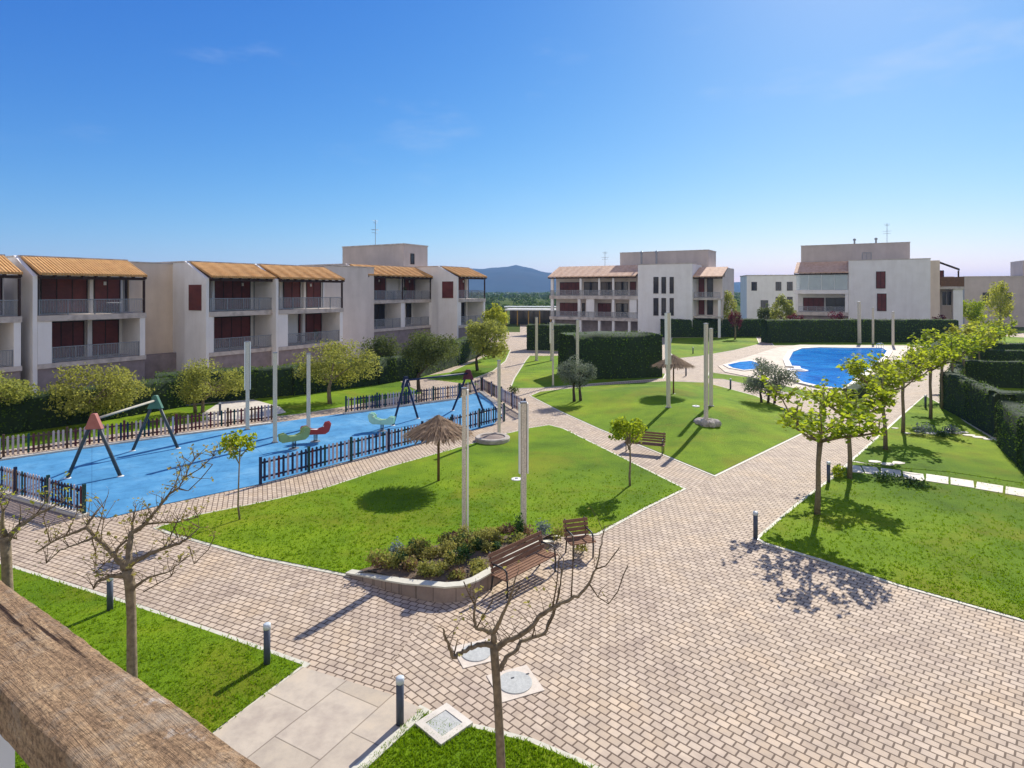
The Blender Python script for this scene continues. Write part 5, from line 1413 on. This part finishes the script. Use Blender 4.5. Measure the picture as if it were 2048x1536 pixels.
# local x runs towards us along the rail, local y to the outer side
Q = Matrix.Rotation(math.atan2(-d.y,-d.x), 4, 'Z').inverted() @ nn
sg = 1 if Q.y > 0 else -1
wd = .144; hh = .085; rng = random.Random(3)
mb = MB(); nx = 260
prof = [(0,-.012),(0,-hh+.01),(-.012,-hh),(-wd+.012,-hh),(-wd,-hh+.01),(-wd,-.016),(-wd+.002,-.004),(-wd+.010,0),(-wd*.8,0),(-wd*.65,.0),(-wd*.5,0),(-wd*.35,0),(-wd*.2,0),(-.02,0),(-.006,-.003)]
m = len(prof); vs = []
for i in range(nx+1):
    x = -3.2+4.6*i/nx
    for k, (y, z) in enumerate(prof):
        j = mnoise.noise(Vector((x*5, y*40, z*30)))*.0016 + mnoise.noise(Vector((x*40, y*90, z*60+5)))*.0016
        vs.append((x, sg*(y+j*(1 if k in (0,5,6,14) else .4)), z+j))
fs = [(i*m+k, i*m+(k+1)%m, (i+1)*m+(k+1)%m, (i+1)*m+k) for i in range(nx) for k in range(m)]+[tuple(range(m)), tuple(nx*m+k for k in range(m))]
mb.add(vs, fs); ho = mb.build('handrail', M['rail'], t, True); ho.data.set_sharp_from_angle(angle=R(28))
mb = MB()
for k in range(14):
    x = -3.0+.33*k; mb.box(x-.012, x+.012, sg*(-wd/2)-.012, sg*(-wd/2)+.012, -1.0, -hh-.002)
    mb.build('baluster', M['metal_white'], t); mb = MB()
mb = MB(); mb.box(-3.2, 1.4, *sorted((sg*(-wd/2-.02), sg*(-wd/2+.02))), -1.04, -1.0); mb.build('lower_rail', M['metal_white'], t)
# the balcony floor it stands on
mb = MB(); mb.box(-3.4, 1.6, *sorted((sg*.05, sg*(-2.4))), -1.25, -1.05); mb.build('floor', M['slabc'], t)

# ------------------------------------------------------------------ grass blades on the near lawns
rng = random.Random(31); mb = MB()
def tufts(poly, n, ymax):
    xs = [p[0] for p in poly]; ys = [p[1] for p in poly]; c = 0
    while c < n:
        y0 = max(min(ys), 6.5); y = y0 + (min(max(ys), ymax)-y0)*rng.random()**1.5; x = rng.uniform(max(min(xs), -1.0*y-1), min(max(xs), y+1)); c += 1
        if abs(x) > .88*y: continue
        if not inpoly(x, y, poly) or rng.random() < ((y-6)/(ymax-6))**1.2: continue
        for q in range(3):
            a = rng.uniform(0, 2*PI); h_ = rng.uniform(.025,.06); w = .006+.0006*y
            s_ = Vector((math.cos(a)*w, math.sin(a)*w, 0)); l_ = Vector((rng.gauss(0,.02), rng.gauss(0,.02), h_))
            p = Vector((x+rng.gauss(0,.02), y+rng.gauss(0,.02), .028))
            mb.add([p-s_, p+s_, p+l_], [(0,1,2)])
tufts(LAWNS['front'], 24000, 17); tufts(LAWNS['middle'], 14000, 14); tufts(LAWNS['right'], 20000, 24); tufts(LAWNS['central'], 26000, 24)
for nm in ('front','middle','right','central','upper_right'):          # ragged edge over the kerb
    pl = LAWNS[nm]
    for a, b in zip(pl, pl[1:]+pl[:1]):
        a = Vector(a); b = Vector(b); L = (b-a).length
        for q in range(int(min(L, 40)*22)):
            p = a.lerp(b, rng.random())
            if not (6 < p.y < 30 and abs(p.x) < .9*p.y) or rng.random() < (p.y-6)/40: continue
            w = .006+.0006*p.y; an = rng.uniform(0, 2*PI); s_ = Vector((math.cos(an)*w, math.sin(an)*w, 0))
            p = Vector((p.x+rng.gauss(0,.03), p.y+rng.gauss(0,.03), .02))
            mb.add([p-s_, p+s_, p+Vector((rng.gauss(0,.04), rng.gauss(0,.04), rng.uniform(.03,.08)))], [(0,1,2)])
tag(mb.build('grass', M['blade']), 'short mown grass blades on the near lawns', 'grass', kind='stuff')

# ------------------------------------------------------------------ air, sky, sun, camera
w = bpy.data.worlds.new('World'); bpy.context.scene.world = w; w.use_nodes = True
nt = w.node_tree; bg = nt.nodes['Background']
SUN_AZ, SUN_EL = 31.0, 36.5
sky = nt.nodes.new('ShaderNodeTexSky'); sky.sky_type = 'NISHITA'; sky.sun_disc = False
sky.sun_elevation = R(SUN_EL); sky.sun_rotation = R(SUN_AZ)
sky.altitude = 100; sky.air_density = 1.0; sky.dust_density = .3; sky.ozone_density = 4.0
sep = nt.nodes.new('ShaderNodeSeparateColor'); cmb = nt.nodes.new('ShaderNodeCombineColor')
nt.links.new(sky.outputs[0], sep.inputs[0])
def mth(op, a, b):
    m = nt.nodes.new('ShaderNodeMath'); m.operation = op
    nt.links.new(a, m.inputs[0]); m.inputs[1].default_value = b
    return m.outputs[0]
SS = .10*2**.62                       # the sky's own colours, graded a little deeper as the photo shows them
for k, (tint, gain, pw) in enumerate(((.60, 1.62, 1.8), (.73, .94, 1.2), (.98, .84, .60))):
    x = mth('POWER', mth('MULTIPLY', sep.outputs[k], tint*SS), pw)
    nt.links.new(mth('MULTIPLY', x, gain/SS), cmb.inputs[k])
wtc = nt.nodes.new('ShaderNodeTexCoord'); wsx = nt.nodes.new('ShaderNodeSeparateXYZ'); nt.links.new(wtc.outputs['Generated'], wsx.inputs[0])
def rng_(src, a, b):
    m = nt.nodes.new('ShaderNodeMapRange'); m.interpolation_type = 'SMOOTHSTEP'
    m.inputs['From Min'].default_value = a; m.inputs['From Max'].default_value = b
    nt.links.new(src, m.inputs['Value']); return m.outputs[0]
def mul_(a, b):
    m = nt.nodes.new('ShaderNodeMath'); m.operation = 'MULTIPLY'; nt.links.new(a, m.inputs[0]); nt.links.new(b, m.inputs[1]); return m.outputs[0]
def wn(scale, stretch, detail):
    mp = nt.nodes.new('ShaderNodeMapping'); mp.inputs['Scale'].default_value = stretch
    nt.links.new(wtc.outputs['Generated'], mp.inputs['Vector'])
    t_ = nt.nodes.new('ShaderNodeTexNoise'); t_.inputs['Scale'].default_value = scale; t_.inputs['Detail'].default_value = detail; t_.inputs['Roughness'].default_value = .6
    nt.links.new(mp.outputs[0], t_.inputs['Vector']); return t_.outputs['Fac']
# unseen white cloud added to the sky behind the viewer, brightening the shaded facades
cf = mul_(mul_(rng_(wsx.outputs['Y'], -.05, -.45), rng_(wsx.outputs['Z'], -.02, .10)), rng_(wn(2.6, (1,1,1.6), 7), .38, .55))
def mixw(a, col, f):
    m = nt.nodes.new('ShaderNodeMix'); m.data_type = 'RGBA'; nt.links.new(f, m.inputs[0]); nt.links.new(a, m.inputs[6]); m.inputs[7].default_value = (*[c/SS for c in col], 1); return m.outputs[2]
skc = mixw(cmb.outputs[0], (.95, .91, .89), cf)
wf = nt.nodes.new('ShaderNodeMath'); wf.operation = 'MULTIPLY'; wf.inputs[1].default_value = .22
nt.links.new(mul_(rng_(wn(3.2, (1,1,3.5), 9), .56, .78), rng_(wsx.outputs['Z'], .1, .3)), wf.inputs[0])
skc = mixw(skc, (.80, .86, .95), wf.outputs[0])
nt.links.new(skc, bg.inputs[0])
bg.inputs[1].default_value = .10
sl = bpy.data.lights.new('sun', 'SUN'); sl.energy = 4.6; sl.angle = R(.5); sl.color = (1, .95, .86)
so = bpy.data.objects.new('sun', sl); C.objects.link(so)
sd = Vector((math.sin(R(SUN_AZ))*math.cos(R(SUN_EL)), math.cos(R(SUN_AZ))*math.cos(R(SUN_EL)), math.sin(R(SUN_EL))))
so.rotation_euler = (-sd).to_track_quat('-Z','Y').to_euler(); so.location = sd*60
mh = bpy.data.materials.new('air'); mh.use_nodes = True
nn_ = mh.node_tree.nodes; nn_.remove(nn_['Principled BSDF'])
pv = nn_.new('ShaderNodeVolumePrincipled'); pv.inputs['Color'].default_value = (.36,.60,1,1); pv.inputs['Density'].default_value = 1.7e-4; pv.inputs['Anisotropy'].default_value = .1
mh.node_tree.links.new(pv.outputs[0], nn_['Material Output'].inputs['Volume'])
mb = MB(); mb.box(-5300, 5300, -210, 6600, -12, 190); tag(mb.build('haze', mh), kind='stuff', label='thin bluish air fading the far hills', cat='haze')

cam = bpy.data.cameras.new('camera'); co = bpy.data.objects.new('camera', cam); C.objects.link(co)
co.location = (0, 0, H); co.rotation_euler = (R(90), 0, 0)
cam.sensor_width = 36; cam.lens = 36*F/2048; cam.shift_y = -(768-HZ)/2048; cam.clip_start = .05; cam.clip_end = 20000
sc = bpy.context.scene; sc.camera = co
sc.render.resolution_x, sc.render.resolution_y = 1024, 768
sc.view_settings.view_transform = 'Standard'; sc.view_settings.look = 'None'; sc.view_settings.gamma = 1; sc.view_settings.exposure = .62
sc.cycles.max_bounces = 8; sc.cycles.transparent_max_bounces = 12; sc.cycles.volume_bounces = 0
